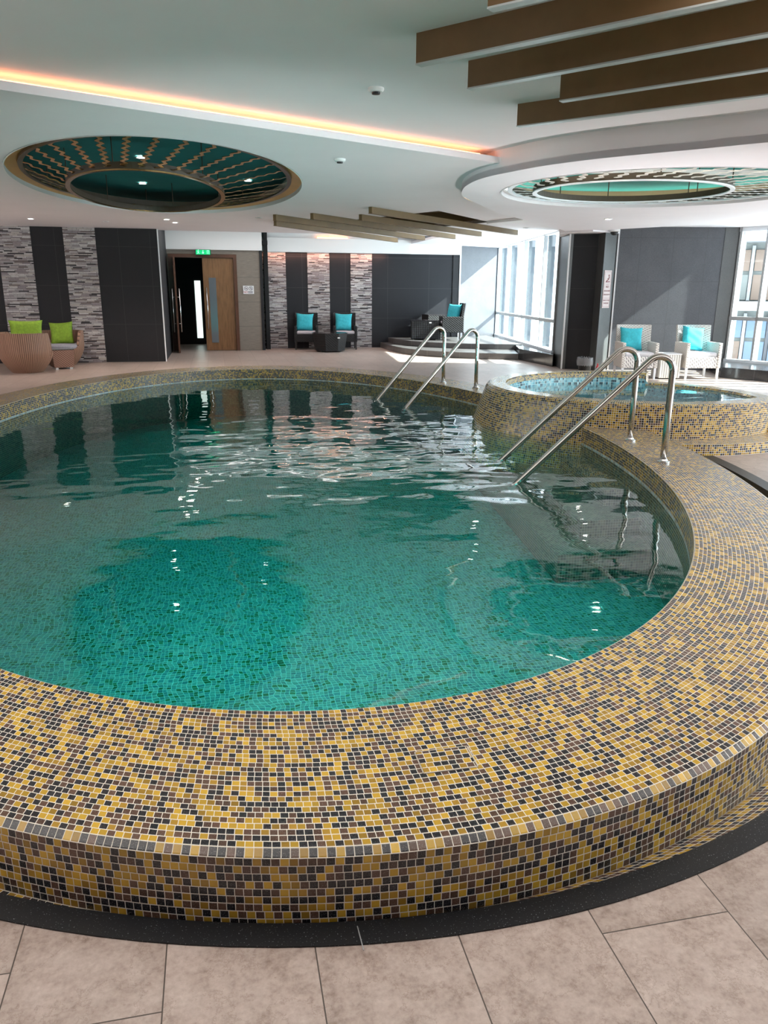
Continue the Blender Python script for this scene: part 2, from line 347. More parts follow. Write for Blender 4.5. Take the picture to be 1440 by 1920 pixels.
M['wicker_box'] = wicker('brown_rattan_flat', (0.36, 0.20, 0.145), (0.16, 0.08, 0.055), 120, 160)
M['wicker_tan'] = wicker('tan_rattan', (0.42, 0.27, 0.14), (0.2, 0.11, 0.05), 60, 90)
M['wicker_black'] = wicker('black_rattan', (0.012, 0.011, 0.012), (0.003, 0.003, 0.004), 90, 120, 0.6)
M['wicker_white'] = wicker('white_rattan', (0.74, 0.71, 0.68), (0.40, 0.37, 0.34), 110, 150, 0.6, 0.5)
def quilt():
    t = NT('black_quilted_rattan'); x, y, z = t.sep(t.obj())
    a = t.math('SINE', t.math('MULTIPLY', t.math('ADD', t.math('ADD', x, y), z), 55.0)); b = t.math('SINE', t.math('MULTIPLY', t.math('SUBTRACT', t.math('ADD', x, y), z), 55.0))
    f = t.math('ADD', 0.5, t.math('MULTIPLY', t.math('MULTIPLY', a, b), 0.5)); col = t.ramp(f, [(0.2, (0.003, 0.003, 0.004)), (0.8, (0.02, 0.021, 0.026))], 'LINEAR')
    return t.set(col, 0.35, normal=t.bump(f, 0.6, 0.006))
M['quilt'] = quilt()
def lattice():
    t = NT('white_lattice_rattan'); x, y, z = t.sep(t.obj())
    a = t.math('SINE', t.math('MULTIPLY', x, 170.0)); b = t.math('SINE', t.math('MULTIPLY', t.math('ADD', x, t.math('MULTIPLY', z, 0.9)), 110.0))
    f = t.math('ADD', 0.5, t.math('MULTIPLY', t.math('ADD', a, b), 0.25)); col = t.ramp(f, [(0.25, (0.30, 0.28, 0.28)), (0.55, (0.82, 0.80, 0.78))], 'LINEAR')
    return t.set(col, 0.6, normal=t.bump(f, 0.5, 0.005))
M['lattice'] = lattice()
def ribbed():
    t = NT('white_ribbed_rattan'); x, y, z = t.sep(t.obj())
    a = t.math('SINE', t.math('MULTIPLY', t.math('ADD', x, y), 150.0)); f = t.math('ADD', 0.5, t.math('MULTIPLY', a, 0.5))
    col = t.ramp(f, [(0.15, (0.36, 0.35, 0.33)), (0.5, (0.80, 0.80, 0.77))], 'LINEAR'); return t.set(col, 0.55, normal=t.bump(f, 0.7, 0.006))
M['ribbed'] = ribbed()
M['cushion_grey'] = plain('grey_seat_fabric', (0.30, 0.30, 0.34), 0.85, nscale=40, namp=0.12, bump=0.2)
M['cushion_pale'] = plain('pale_grey_seat_fabric', (0.46, 0.43, 0.47), 0.85, nscale=40, namp=0.1, bump=0.2)
M['cushion_white'] = plain('white_seat_fabric', (0.62, 0.62, 0.66), 0.85, nscale=40, namp=0.1, bump=0.2)
M['green'] = plain('lime_green_fabric', (0.19, 0.32, 0.022), 0.8, nscale=25, namp=0.2, bump=0.3)
M['teal_cloth'] = plain('turquoise_fabric', (0.035, 0.42, 0.50), 0.8, nscale=25, namp=0.15, bump=0.3)
M['table_glass'] = plain('dark_glass_top', (0.05, 0.045, 0.05), 0.08)
M['dark_feet'] = plain('dark_plastic_feet', (0.03, 0.025, 0.025), 0.5)
M['white_plastic'] = plain('white_plastic', (0.8, 0.8, 0.8), 0.4)
M['black_plastic'] = plain('black_plastic', (0.015, 0.015, 0.016), 0.4)
M['sign_white'] = plain('white_sign_face', (0.78, 0.78, 0.80), 0.4)
M['sign_pink'] = plain('pale_pink_sign_face', (0.62, 0.53, 0.52), 0.4)
M['sign_red'] = plain('red_print', (0.45, 0.03, 0.05), 0.5)
M['sign_dark'] = plain('dark_print', (0.05, 0.03, 0.06), 0.5)
M['sign_maroon'] = plain('maroon_print', (0.22, 0.05, 0.05), 0.5)
t_ = NT('exit_sign_lit'); M['exit_green'] = t_.set((0.0, 0.35, 0.12), 0.4, emis=(0.0, 0.42, 0.13), estr=0.7)
t_ = NT('exit_sign_symbol'); M['exit_white'] = t_.set((0.3, 0.8, 0.5), 0.4, emis=(0.25, 0.9, 0.5), estr=0.8)
t_ = NT('exit_sign_dark'); M['exit_dark'] = t_.set((0.0, 0.10, 0.04), 0.4)
t_ = NT('warm_cove_tube'); M['cove'] = t_.set((1, 0.5, 0.2), 0.4, emis=(1.0, 0.36, 0.15), estr=3.6)
t_ = NT('warm_cove_tube_soft'); M['cove_soft'] = t_.set((1, 0.5, 0.2), 0.4, emis=(1.0, 0.36, 0.12), estr=4.0)
t_ = NT('ring_tube_dim'); M['ring_dim'] = t_.set((1, 1, 1), 0.4, emis=(1.0, 0.80, 0.60), estr=2.0)
t_ = NT('ring_tube_bright'); M['ring_bright'] = t_.set((1, 1, 1), 0.4, emis=(1.0, 0.88, 0.75), estr=8.0)
t_ = NT('lamp_lens'); M['lens'] = t_.set((1, 1, 1), 0.4, emis=(1.0, 0.93, 0.82), estr=6.0)
M['liner'] = plain('clear_plastic_liner', (0.22, 0.23, 0.25), 0.25)
M['red_plastic'] = plain('red_plastic', (0.5, 0.02, 0.03), 0.4)
M['apt_white'] = plain('apartment_white_render', (0.176, 0.176, 0.185), 0.7)
M['apt_brown'] = plain('apartment_tan_panel', (0.110, 0.073, 0.055), 0.7)
M['apt_glass'] = plain('apartment_blue_glass', (0.048, 0.079, 0.136), 0.1)
M['apt_grey'] = plain('apartment_grey_panel', (0.092, 0.097, 0.092), 0.7)
M['apt_dark'] = plain('apartment_dark_mullion', (0.029, 0.029, 0.037), 0.5)

# ------------------------------------------------------------------ geometry helpers
class MB:
    def __init__(s): s.v = []; s.f = []; s.u = []; s.mi = []
    def vert(s, p): s.v.append(tuple(p)); return len(s.v) - 1
    def face(s, ids, uv=None, mi=0): s.f.append(tuple(ids)); s.u.append(uv); s.mi.append(mi)
    def poly(s, pts, uv=None, mi=0): s.face([s.vert(p) for p in pts], uv, mi)
    def box(s, c, d, rz=0.0, taper=1.0, mi=0):
        cx, cy, cz = c; hx, hy, hz = d[0]/2, d[1]/2, d[2]/2; ids = []
        for z, k in ((-hz, taper), (hz, 1.0)):
            for x, y in ((-hx, -hy), (hx, -hy), (hx, hy), (-hx, hy)):
                x *= k; y *= k
                ids.append(s.vert((cx + x*cos(rz) - y*sin(rz), cy + x*sin(rz) + y*cos(rz), cz + z)))
        a = ids
        for q in ((0, 3, 2, 1), (4, 5, 6, 7), (0, 1, 5, 4), (1, 2, 6, 5), (2, 3, 7, 6), (3, 0, 4, 7)): s.face([a[i] for i in q], None, mi)
        return s
    def prism(s, pts, z0, z1, mi=0, miside=None):
        """extrude a 2D outline (counter-clockwise) between two heights"""
        n = len(pts); b = [s.vert((x, y, z0)) for x, y in pts]; t = [s.vert((x, y, z1)) for x, y in pts]
        s.face(b[::-1], None, mi); s.face(t, None, mi)
        for i in range(n):
            j = (i+1) % n; s.face((b[i], b[j], t[j], t[i]), None, mi if miside is None else miside)
        return s
    def wall(s, a, b, th, z0, z1, mi=0):
        """vertical slab: front face runs a->b, thickness th to the left of a->b"""
        dx, dy = b[0]-a[0], b[1]-a[1]; L = hypot(dx, dy); nx, ny = -dy/L*th, dx/L*th
        return s.prism([a, b, (b[0]+nx, b[1]+ny), (a[0]+nx, a[1]+ny)], z0, z1, mi)
    def tube(s, path, r, n=12, cap=True):
        P = [Vector(p) for p in path]; rings = []
        up = Vector((0, 0, 1)); prev = None
        for i, p in enumerate(P):
            d = (P[min(i+1, len(P)-1)] - P[max(i-1, 0)]).normalized()
            if prev is None:
                a = d.cross(up) if abs(d.z) < 0.95 else d.cross(Vector((1, 0, 0)))
            else: a = prev - d*prev.dot(d)
            a.normalize(); prev = a; b = d.cross(a)
            rr = r[i] if isinstance(r, (list, tuple)) else r
            rings.append([s.vert(p + a*cos(2*pi*k/n)*rr + b*sin(2*pi*k/n)*rr) for k in range(n)])
        for q in range(len(rings)-1):
            for k in range(n):
                l = (k+1) % n; s.face((rings[q][k], rings[q][l], rings[q+1][l], rings[q+1][k]))
        if cap: s.face(rings[0][::-1]); s.face(rings[-1])
        return s
    def lathe(s, prof, c=(0, 0), n=32, ex=1.0, ey=1.0, closed=False, z=0.0, a0=0.0, a1=2*pi):
        full = abs(a1-a0-2*pi) < 1e-6; m = n if full else n+1
        rings = [[s.vert((c[0]+r*ex*cos(a0+(a1-a0)*k/n), c[1]+r*ey*sin(a0+(a1-a0)*k/n), z+h)) for k in range(m)] for r, h in prof]
        nr = len(rings)
        for q in range(nr if closed else nr-1):
            A = rings[q]; Bq = rings[(q+1) % nr]
            for k in range(n):
                l = (k+1) % m; s.face((A[k], A[l], Bq[l], Bq[k]))
        if not closed and full:
            if prof[0][0] > 1e-6: s.face(rings[0][::-1])
            if prof[-1][0] > 1e-6: s.face(rings[-1])
        return s
    def build(s, name, mats, parent=None, smooth=False, world=False, auto=None):
        me = bpy.data.meshes.new(name)
        vs = s.v
        if parent is not None and world:
            inv = parent.matrix_basis.inverted(); vs = [tuple(inv @ Vector(v)) for v in vs]
        me.from_pydata(vs, [], s.f)
        mats = mats if isinstance(mats, (list, tuple)) else [mats]
        for m in mats: me.materials.append(m)
        if any(u is not None for u in s.u):
            L = me.uv_layers.new(name='UVMap'); k = 0
            for f, u in zip(s.f, s.u):
                for i in range(len(f)):
                    if u is not None: L.data[k].uv = u[i]
                    k += 1
        me.polygons.foreach_set('material_index', s.mi)
        me.polygons.foreach_set('use_smooth', [smooth]*len(s.f))
        me.update()
        o = bpy.data.objects.new(name, me); COL.objects.link(o)
        if parent is not None: o.parent = parent
        if auto: fix_normals(o)
        return o

def fix_normals(o):
    bm = bmesh.new(); bm.from_mesh(o.data); bmesh.ops.recalc_face_normals(bm, faces=bm.faces); bm.to_mesh(o.data); bm.free()
def bevel(o, w=0.01, seg=2):
    m = o.modifiers.new('bevel', 'BEVEL'); m.width = w; m.segments = seg; m.limit_method = 'ANGLE'; m.angle_limit = radians(40); return o
def tag(o, label=None, cat=None, group=None, kind=None):
    if label: o['label'] = label
    if cat: o['category'] = cat
    if group: o['group'] = group
    if kind: o['kind'] = kind
    return o
def thing(name, label, cat, loc, rz=0.0, group=None):
    o = bpy.data.objects.new(name, None); o.empty_display_size = 0.1; COL.objects.link(o)
    o.location = loc; o.rotation_euler = (0, 0, rz)
    o.matrix_basis = Matrix.Translation(loc) @ Matrix.Rotation(rz, 4, 'Z')
    return tag(o, label, cat, group)
def struct(o): o['kind'] = 'structure'; return o
def kids(o): return [c for c in bpy.data.objects if c.parent == o]
def dup(src, loc, rz, label, group=None):
    r = src.copy(); COL.objects.link(r); r.location = loc; r.rotation_euler = (0, 0, rz); r['label'] = label
    if group: r['group'] = group
    for ch in kids(src):
        c = ch.copy(); COL.objects.link(c); c.parent = r
        for g in kids(ch):
            d = g.copy(); COL.objects.link(d); d.parent = c
    return r
def ell(c, ax, a): return (c[0] + ax[0]*cos(a), c[1] + ax[1]*sin(a))
def inpoly(p, poly):
    x, y = p; r = False; n = len(poly)
    for i in range(n):
        x1, y1 = poly[i]; x2, y2 = poly[(i+1) % n]
        if (y1 > y) != (y2 > y) and x < (x2-x1)*(y-y1)/(y2-y1)+x1: r = not r
    return r
def slab(name, outline, holes, z0, z1, mat, mside=None):
    """horizontal slab with holes"""
    V = []; E = []
    loops = [outline] + holes
    for lp in loops:
        b = len(V); V += [Vector(p) for p in lp]; E += [(b+i, b+(i+1) % len(lp)) for i in range(len(lp))]
    vo, _, fo, *_r2 = delaunay_2d_cdt(V, E, [], 0, 1e-5)
    mb = MB()
    for z, rev in ((z0, True), (z1, False)):
        b = len(mb.v)
        for p in vo: mb.vert((p.x, p.y, z))
        for f in fo:
            c = sum((Vector(vo[i]) for i in f), Vector((0, 0)))/len(f)
            if not inpoly(c, outline) or any(inpoly(c, h) for h in holes): continue
            ids = [b+i for i in f]; mb.face(ids[::-1] if rev else ids)
    for lp in loops:
        for i in range(len(lp)):
            p, q = lp[i], lp[(i+1) % len(lp)]
            mb.poly([(p[0], p[1], z0), (q[0], q[1], z0), (q[0], q[1], z1), (p[0], p[1], z1)], None, 1 if mside else 0)
    return mb.build(name, [mat, mside] if mside else mat)
def circ(c, ax, n=96): return [ell(c, ax, 2*pi*i/n) for i in range(n)]
def spline(pts, per=8):
    out = []; P = [pts[0]] + list(pts) + [pts[-1]]
    for i in range(1, len(P)-2):
        for k in range(per):
            t = k/per; p0, p1, p2, p3 = P[i-1], P[i], P[i+1], P[i+2]
            out.append(tuple(0.5*((2*p1[j]) + (-p0[j]+p2[j])*t + (2*p0[j]-5*p1[j]+4*p2[j]-p3[j])*t*t + (-p0[j]+3*p1[j]-3*p2[j]+p3[j])*t**3) for j in range(2)))
    out.append(tuple(pts[-1])); return out

# ------------------------------------------------------------------ plan data (metres, building axes; camera above the origin)
PC, PA = (0.485, 7.835), (3.09, 5.651)        # pool, inner edge of the rim
OC, OA = (0.513, 7.808), (3.643, 6.294)       # outer edge of the rim
BC, BA = (0.599, 7.733), (4.085, 6.304)       # outer edge of the black granite band
GC, GA = (0.590, 7.745), (3.97, 6.245)        # inner edge of the black band (gutter)
RIM, WATER, BED = 0.20, 0.03, -0.60
CZ, UZ, RZ = 2.70, 2.82, 2.60                 # main ceiling, upper ceiling, round ceiling slab
T = 0.0222                                     # mosaic pitch
SC, SR = (4.744, 8.278), 1.68                 # spa
F1A, F1B = (8.08, 22.05), (7.0, 15.5)
F2A, F2B = (9.90, 13.80), (13.2, 6.5)

# ------------------------------------------------------------------ floor
hole = circ(BC, BA, 160)
fl = slab('floor', [(-9, -3.6), (14.1, -3.6), (13.4, 6.5), (10.1, 13.95), (7.8, 14.8), (7.3, 15.6), (8.4, 22.3), (8.4, 27), (-9, 27)], [hole], -0.30, 0.0, M['floor']); struct(fl)

# ------------------------------------------------------------------ walls
def w(name, a, b, z0, z1, mat, th=0.2):
    o = MB().wall(a, b, th, z0, z1).build(name, mat, auto=True); return struct(o)
# left stretch: alternating slate and stacked stone stripes, all facing the pool
LY = 17.5
mb = MB(); mbs = MB()
for a, b, m in ((-9.0, -4.17, mb), (-3.54, -2.92, mb), (-2.305, -1.08, mb)): m.wall((a, LY), (b, LY), 0.2, 0, CZ)
struct(mb.build('wall_left', M['black_panel'], auto=True))
for i, (a, b) in enumerate(((-4.17, -3.54), (-2.92, -2.305))):
    o = MB().wall((a, LY-0.02), (b, LY-0.02), 0.2, 0, CZ).build('wall_left_stripe', M['strips'], auto=True); struct(o)
w('wall_left_return', (-1.08, LY+0.2), (-1.08, 20.5), 0, 3.0, M['black_panel'])
tr = MB().wall((-1.085, LY-0.012), (-1.06, LY-0.012), 0.02, 0, CZ).build('trim_1', M['white_trim'], auto=True); struct(tr)
# door wall with its opening
DY = 20.5
mb = MB(); mb.wall((-1.3, DY), (-1.05, DY), 0.2, 0, 3.0); mb.wall((-1.05, DY), (0.60, DY), 0.2, 2.345, 3.0); mb.wall((0.60, DY), (1.17, DY), 0.2, 0, 3.0)
struct(mb.build('wall_door', M['wall_tile'], auto=True))
struct(MB().prism([(1.17, DY-0.02), (1.24, DY-0.02), (1.24, 21.3), (1.17, 21.3)], 0, 3.0).build('trim_2', M['black_panel'], auto=True))
# striped back wall
SY = 21.1
mb = MB()
for a, b in ((1.876, 2.443), (3.025, 3.59)): mb.wall((a, SY), (b, SY), 0.2, 0, 3.0)
struct(mb.build('wall_back', M['slate'], auto=True))
for a, b in ((1.24, 1.876), (2.443, 3.025), (3.59, 4.165)):
    struct(MB().wall((a, SY-0.02), (b, SY-0.02), 0.2, 0, 3.0).build('wall_back_stripe', M['strips'], auto=True))
struct(MB().wall((4.165, SY), (6.60, SY), 0.2, 0, 3.0).build('wall_back_alcove', M['slate'], auto=True))
struct(MB().wall((6.42, SY-0.03), (6.60, SY-0.03), 0.2, 0, 3.0).build('trim_3', M['black_panel'], auto=True))
struct(MB().wall((6.60, SY-0.05), (6.64, SY-0.05), 0.3, 0, 3.0).build('trim_4', M['white_trim'], auto=True))
w('wall_back_right', (6.64, 21.35), (8.08, 22.05), 0, 3.2, M['granite_far'])
# pillars and recess between the windows
struct(MB().prism([(7.0, 15.52), (6.78, 14.63), (7.3, 14.63), (7.5, 15.52)], 0, CZ).build('wall_pillar_far', M['pillar'], auto=True))
struct(MB().wall((6.775, 14.60), (6.80, 14.60), 0.03, 0, RZ).build('trim_5', M['white_trim'], auto=True))
w('wall_recess', (6.81, 14.66), (7.34, 14.40), 0, 2.57, M['black_panel'])
struct(MB().prism([(7.28, 14.13), (7.62, 14.30), (7.75, 14.7), (7.30, 14.7)], 0, CZ).build('wall_pillar_near', M['pillar'], auto=True))
struct(MB().wall((7.62, 14.28), (7.645, 14.27), 0.03, 0, CZ).build('trim_6', M['white_trim'], auto=True))
w('wall_granite', (7.645, 14.30), (9.90, 13.818), 0, 3.2, M['granite'])
struct(MB().wall((9.62, 13.868), (9.91, 13.805), 0.05, 0, 2.9).build('trim_7', M['pillar'], auto=True))
struct(MB().prism([(6.5, 14.5), (6.9, 13.9), (7.62, 14.25), (7.62, 15.5), (7.0, 15.6), (6.7, 14.9)], 2.575, 2.66).build('ceiling_recess_soffit', M['plaster'], auto=True))
# side and rear of the hall (behind the viewpoint)
w('wall_west', (-9.0, 27), (-9.0, -3.5), 0, 3.2, M['slate'])
# rear wall: piers and lintel around a glazed bay
mb = MB(); mb.wall((14, -3.5), (11.5, -3.5), 0.2, 0, 3.2) if False else None
for a, b in ((-9.0, 8.4), (11.8, 14.1)): mb.wall((b, -3.5), (a, -3.5), 0.2, 0, 3.2)
mb.wall((14.1, -3.5), (-9, -3.5), 0.2, 2.6, 3.2); mb.wall((14.1, -3.5), (-9, -3.5), 0.2, 0, 0.3)
struct(mb.build('wall_rear', M['slate'], auto=True))
# corridor behind the door
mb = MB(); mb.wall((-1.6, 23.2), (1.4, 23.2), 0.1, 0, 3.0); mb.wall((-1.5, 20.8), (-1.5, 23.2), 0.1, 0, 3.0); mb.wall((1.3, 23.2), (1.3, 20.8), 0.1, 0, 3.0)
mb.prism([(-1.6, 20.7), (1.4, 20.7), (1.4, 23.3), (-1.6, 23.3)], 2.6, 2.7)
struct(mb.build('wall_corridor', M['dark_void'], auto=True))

# ------------------------------------------------------------------ windows
def facade(idx, A, B, z0, z1, transom, fins, depth=0.16, gframe='frame_white', barw=0.05, offs=0.0, inner='frame_grey'):
    """curtain wall from A to B; A->B has the room on its right-hand side"""
    A = Vector(A); B = Vector(B); d = (B-A); L = d.length; d /= L; n = Vector((-d.y, d.x))   # outward
    if n.x < 0 and idx != 3: n = -n
    root = bpy.data.objects.new('window_%d' % idx, None); COL.objects.link(root); struct(root)
    def bar(s0, s1, za, zb, o0, o1, m):
        p = [A+d*s0+n*o0, A+d*s1+n*o0, A+d*s1+n*o1, A+d*s0+n*o1]
        m.prism([(q.x, q.y) for q in p], za, zb)
    k = 0
    for s in fins:
        m = MB(); bar(s-barw/2, s+barw/2, z0, z1, -0.03, 0.05, m); m.build('window_mullion', M[inner], root, auto=True)
        m = MB(); bar(s-barw*0.4, s+barw*0.4, z0, z1, 0.07, 0.07+depth, m); m.build('window_fin', M['fin_pale'], root, auto=True)
    m = MB()
    for zt in transom: bar(0, L, zt-0.035, zt+0.035, -0.03, 0.05, m)
    m.build('window_transom', M[inner], root, auto=True)
    m = MB(); bar(0, L, z0-0.02, z0+0.04, -0.05, 0.08, m); bar(0, L, z1-0.10, z1, -0.03, 0.08, m); m.build('window_frame', M[gframe], root, auto=True)
    m = MB(); bar(0, L, z0, z1, 0.055, 0.065, m); m.build('window_pane', M['glass'], root, auto=True)
    mid = (A+B)/2 + n*0.5
    portal((mid.x, mid.y, (z0+z1)/2), Vector((-n.x, -n.y, 0)).to_track_quat('-Z', 'Y').to_euler(), L, z1-z0)
    return root
L1 = (Vector(F1B)-Vector(F1A)).length
# bays of the far window: glass panes 1.4 m wide with deep white fins between
f1 = [0.03, 0.80, 2.22, 2.90, 4.26, 4.85, 5.95, 6.60]
facade(1, F1A, F1B, 0.26, 2.78, [0.90], [0.03, 0.80+0.62, 2.90+0.55, 4.85+0.6-0.1, 6.60], depth=0.16, barw=0.05)
L2 = (Vector(F2B)-Vector(F2A)).length
facade(2, F2A, F2B, 0.20, 2.72, [1.02], [0.03+0.53*i for i in range(int(L2/0.53)+1)], depth=0.10, barw=0.045)
facade(4, F2B, (14.0, -3.5), 0.20, 2.72, [1.02], [0.03+1.06*i for i in range(9)], depth=0.10, barw=0.045)
facade(3, (11.8, -3.55), (8.4, -3.55), 0.30, 2.60, [1.02], [0.03+1.35*i for i in range(3)], depth=0.05)
# wall above the windows
for i, (a, b) in enumerate(((F1A, F1B), (F2A, F2B), (F2B, (14.0, -3.5)))):
    A = Vector(a); B = Vector(b); 
    struct(MB().wall((a[0]+0.02, a[1]), (b[0]+0.02, b[1]), 0.2, 2.74, 3.2).build('wall_above_window', M['plaster_white'], auto=True))
# granite sills
def sill(name, outline, z, m='sill_granite'):
    o = MB().prism(outline, 0, z).build(name, [M[m]], auto=True); struct(o); return bevel(o, 0.006, 1)
sill('trim_sill_far', [(6.72, 16.74), (6.79, 15.05), (7.1, 15.55), (8.12, 22.0), (7.75, 22.0), (7.30, 18.6)], 0.25)
sill('trim_sill_near', [(9.02, 12.65), (12.3, 6.5), (13.2, 6.5), (9.88, 13.80), (9.62, 13.86)], 0.19)
sill('trim_sill_side', [(12.95, 6.5), (13.75, -3.4), (14.0, -3.4), (13.2, 6.5)], 0.19)

# ------------------------------------------------------------------ ceiling
# line of the cove edge: lower ceiling starts beyond it
def cove(x): return 5.663 + (x+1.224)*(7.746-5.663)/(3.071+1.224)
k = (CZ-1.5)/(2.68-1.5)
c0 = (-9.0, cove(-9.0/k)*k); c1 = (3.071*k, 7.746*k)
HC, HA = (-0.52, 10.48), (1.66, 3.36)        # left oculus opening
RC, RA = (4.98, 8.50), (1.77, 1.77)           # right oculus opening
curve = spline([(3.45, 10.3), (3.005, 9.543), (2.804, 8.914), (2.725, 8.40), (2.735, 7.95), (2.86, 7.50), (3.01, 7.10), (3.25, 6.70), (3.53, 6.36), (3.83, 6.04), (4.20, 5.62), (4.9, 4.95), (6.2, 4.2), (9.0, 3.4), (14.0, 2.9)], 6)
L1o = [c0, c1, (3.5, 8.2), (13.2, 6.6), (10.2, 13.7), (7.5, 14.9), (8.3, 22.2), (5.2, 22.2), (5.2, 17.85), (-1.10, 17.85), (-1.10, 17.9), (-9, 17.9)]
# brown recess opening
RP = [(1.95, 15.3), (3.50, 12.35), (4.95, 14.05), (3.75, 16.9)]
ce = slab('ceiling_main', L1o, [circ(HC, HA, 96), RP, circ((5.3, 9.2), (2.3, 2.3), 64)], CZ, CZ+0.055, M['plaster']); struct(ce)
R_o = curve + [(14.0, 5.5), (10.6, 9.7), (9.35, 11.1), (7.9, 12.7), (7.3, 13.6), (6.84, 14.79), (6.36, 14.08), (4.15, 11.43)]
ce = slab('ceiling_round_slab', R_o, [circ(RC, RA, 96)], RZ, RZ+0.06, M['plaster_cool']); struct(ce)
# fascia under the round slab's near edge, up to the upper ceiling
mb = MB()
for a, b in zip(curve[:-1], curve[1:]):
    mb.poly([(a[0], a[1], RZ), (b[0], b[1], RZ), (b[0]+0.0, b[1], UZ+0.02), (a[0], a[1], UZ+0.02)])
struct(mb.build('ceiling_fascia', M['plaster'], smooth=True))
# upper ceiling over the near part of the hall; it stops above the cove
ud = 0.26
i0 = next(i for i, p in enumerate(curve) if p[1] < 7.75)
Uo = [(-9, -3.6), (14.1, -3.6), (14.1, 2.95)] + [(p[0]+0.05, p[1]+0.05) for p in reversed(curve[i0:])] + [(c1[0]+0.05, c1[1]+ud+0.02), (c0[0], c0[1]+ud)]
struct(slab('ceiling_upper', Uo, [], UZ, UZ+0.1, M['plaster']))
# cove back wall
mb = MB(); mb.wall((c1[0], c1[1]+ud), (c0[0], c0[1]+ud), -0.05, CZ+0.05, UZ+0.05)
struct(mb.build('ceiling_cove_back', M['plaster_white'], auto=True))
# alcove ceiling and fascia over the doors
struct(MB().prism([(-1.4, 17.8), (5.3, 17.8), (5.3, 21.4), (-1.4, 21.4)], 3.0, 3.1).build('ceiling_alcove', M['plaster_white'], auto=True))
mb = MB(); mb.prism([(-1.08, DY-0.06), (1.24, DY-0.06), (1.24, SY-0.06), (6.62, SY-0.06), (6.62, SY+0.0), (-1.08, SY+0.0)], 2.445, 3.0)
mb.prism([(1.2, SY-0.18), (5.2, SY-0.18), (5.2, SY-0.04), (1.2, SY-0.04)], 2.445, 2.79)
struct(mb.build('ceiling_alcove_fascia', M['plaster_white'], auto=True))
# roof lid that keeps the daylight out of the void above the ceilings
struct(MB().prism([(-9.3, -3.8), (14.05, -3.8), (13.3, 6.5), (10.0, 13.9), (7.8, 14.75), (7.2, 15.5), (8.3, 22.2), (8.3, 27), (-9.3, 27)], 3.2, 3.3).build('ceiling_lid', M['plaster_white'], auto=True))
# brown recess walls and top
mb = MB()
for i in range(4):
    a, b = RP[i], RP[(i+1) % 4]; mb.poly([(a[0], a[1], CZ), (b[0], b[1], CZ), (b[0], b[1], CZ+0.28), (a[0], a[1], CZ+0.28)])
mb.poly([(p[0], p[1], CZ+0.28) for p in RP])
struct(mb.build('ceiling_recess', M['brown_recess']))
# little cove slot beside the recess
def px(): pass
mb = MB(); mb.prism([(4.82, 13.86), (5.15, 12.95), (5.42, 13.20), (5.05, 14.15)], CZ-0.045, CZ-0.002)
struct(mb.build('ceiling_slot', M['plaster_white'], auto=True))

# cove tube light
t = thing('cove_light', 'long warm orange tube light hidden in the ceiling cove along the step', 'light', (0, 0, 0))
a = Vector((-1.6, cove(-1.6/k)*k + 0.14, CZ+0.075)); b = Vector((2.6, cove(2.6/k)*k + 0.14, CZ+0.075))
MB().tube([a, b], 0.012, 8).build('tube', M['cove'], t)
t = thing('cove_light', 'short orange tube light above the fascia over the striped wall', 'light', (0, 0, 0))
MB().tube([(2.7, SY-0.10, 2.81), (3.5, SY-0.10, 2.81)], 0.012, 8).build('tube', M['cove_soft'], t)
t = thing('cove_light', 'small orange tube light beside the brown ceiling recess near the far window', 'light', (0, 0, 0))
MB().tube([(4.95, 13.75, CZ-0.02), (5.12, 13.25, CZ-0.02)], 0.008, 8).build('tube', M['cove_soft'], t)

# ------------------------------------------------------------------ pool
pool = thing('swimming_pool', 'large oval swimming pool with gold and brown mosaic rim', 'pool', (PC[0], PC[1], 0))
N = 360
def ring_strip(mb, fa, fb, va, vb, per, n=N):
    """quads between two closed curves fa(a), fb(a); u counts tiles round the ring"""
    A = [fa(2*pi*i/n) for i in range(n)]; B_ = [fb(2*pi*i/n) for i in range(n)]
    U = [0.0]
    for i in range(n):
        p = per(2*pi*i/n); q = per(2*pi*(i+1)/n); U.append(U[-1] + hypot(p[0]-q[0], p[1]-q[1]))
    tot = round(U[-1]/T); U = [x*tot/U[-1] for x in U]
    ia = [mb.vert(p) for p in A]; ib = [mb.vert(p) for p in B_]
    for i in range(n):
        j = (i+1) % n
        mb.face((ia[i], ib[i], ib[j], ia[j]), [(U[i], va), (U[i], vb), (U[i+1], vb), (U[i+1], va)])
def E3(c, ax, z): return lambda a: (c[0]+ax[0]*cos(a), c[1]+ax[1]*sin(a), z)
def shrink(ax, d): return (ax[0]-d, ax[1]-d)
mid = lambda a: ell(OC, OA, a)
mb = MB()
rows_top = 29
ring_strip(mb, E3(PC, PA, WATER-0.01), E3(PC, PA, RIM-0.004), 27, 35, mid)
ring_strip(mb, E3(PC, PA, RIM-0.004), E3(PC, (PA[0]+0.006, PA[1]+0.006), RIM), 35, 35.1, mid)
ring_strip(mb, E3(PC, (PA[0]+0.006, PA[1]+0.006), RIM), E3(OC, shrink(OA, 0.024), RIM), 40, 40+rows_top, mid)
ring_strip(mb, E3(OC, shrink(OA, 0.024), RIM), E3(OC, OA, RIM-0.012), 40+rows_top, 41+rows_top, mid)
ring_strip(mb, E3(OC, OA, RIM-0.012), E3(OC, OA, -0.012), 80, 89, mid)
def gut(a): return -0.012 - 0.14*max(0.0, cos(a-0.15))**2
ring_strip(mb, E3(OC, OA, -0.012), lambda a: (*ell(OC, OA, a), gut(a)), 89, 95, mid)
rim = mb.build('mosaic_rim', M['mosaic'], pool, world=True)
mb = MB(); fa_ = lambda a: (*ell(OC, OA, a), gut(a)); fb_ = lambda a: (*ell(GC, (GA[0]+0.01, GA[1]+0.01), a), gut(a)); ring_strip(mb, fa_, fb_, 0, 4, mid)
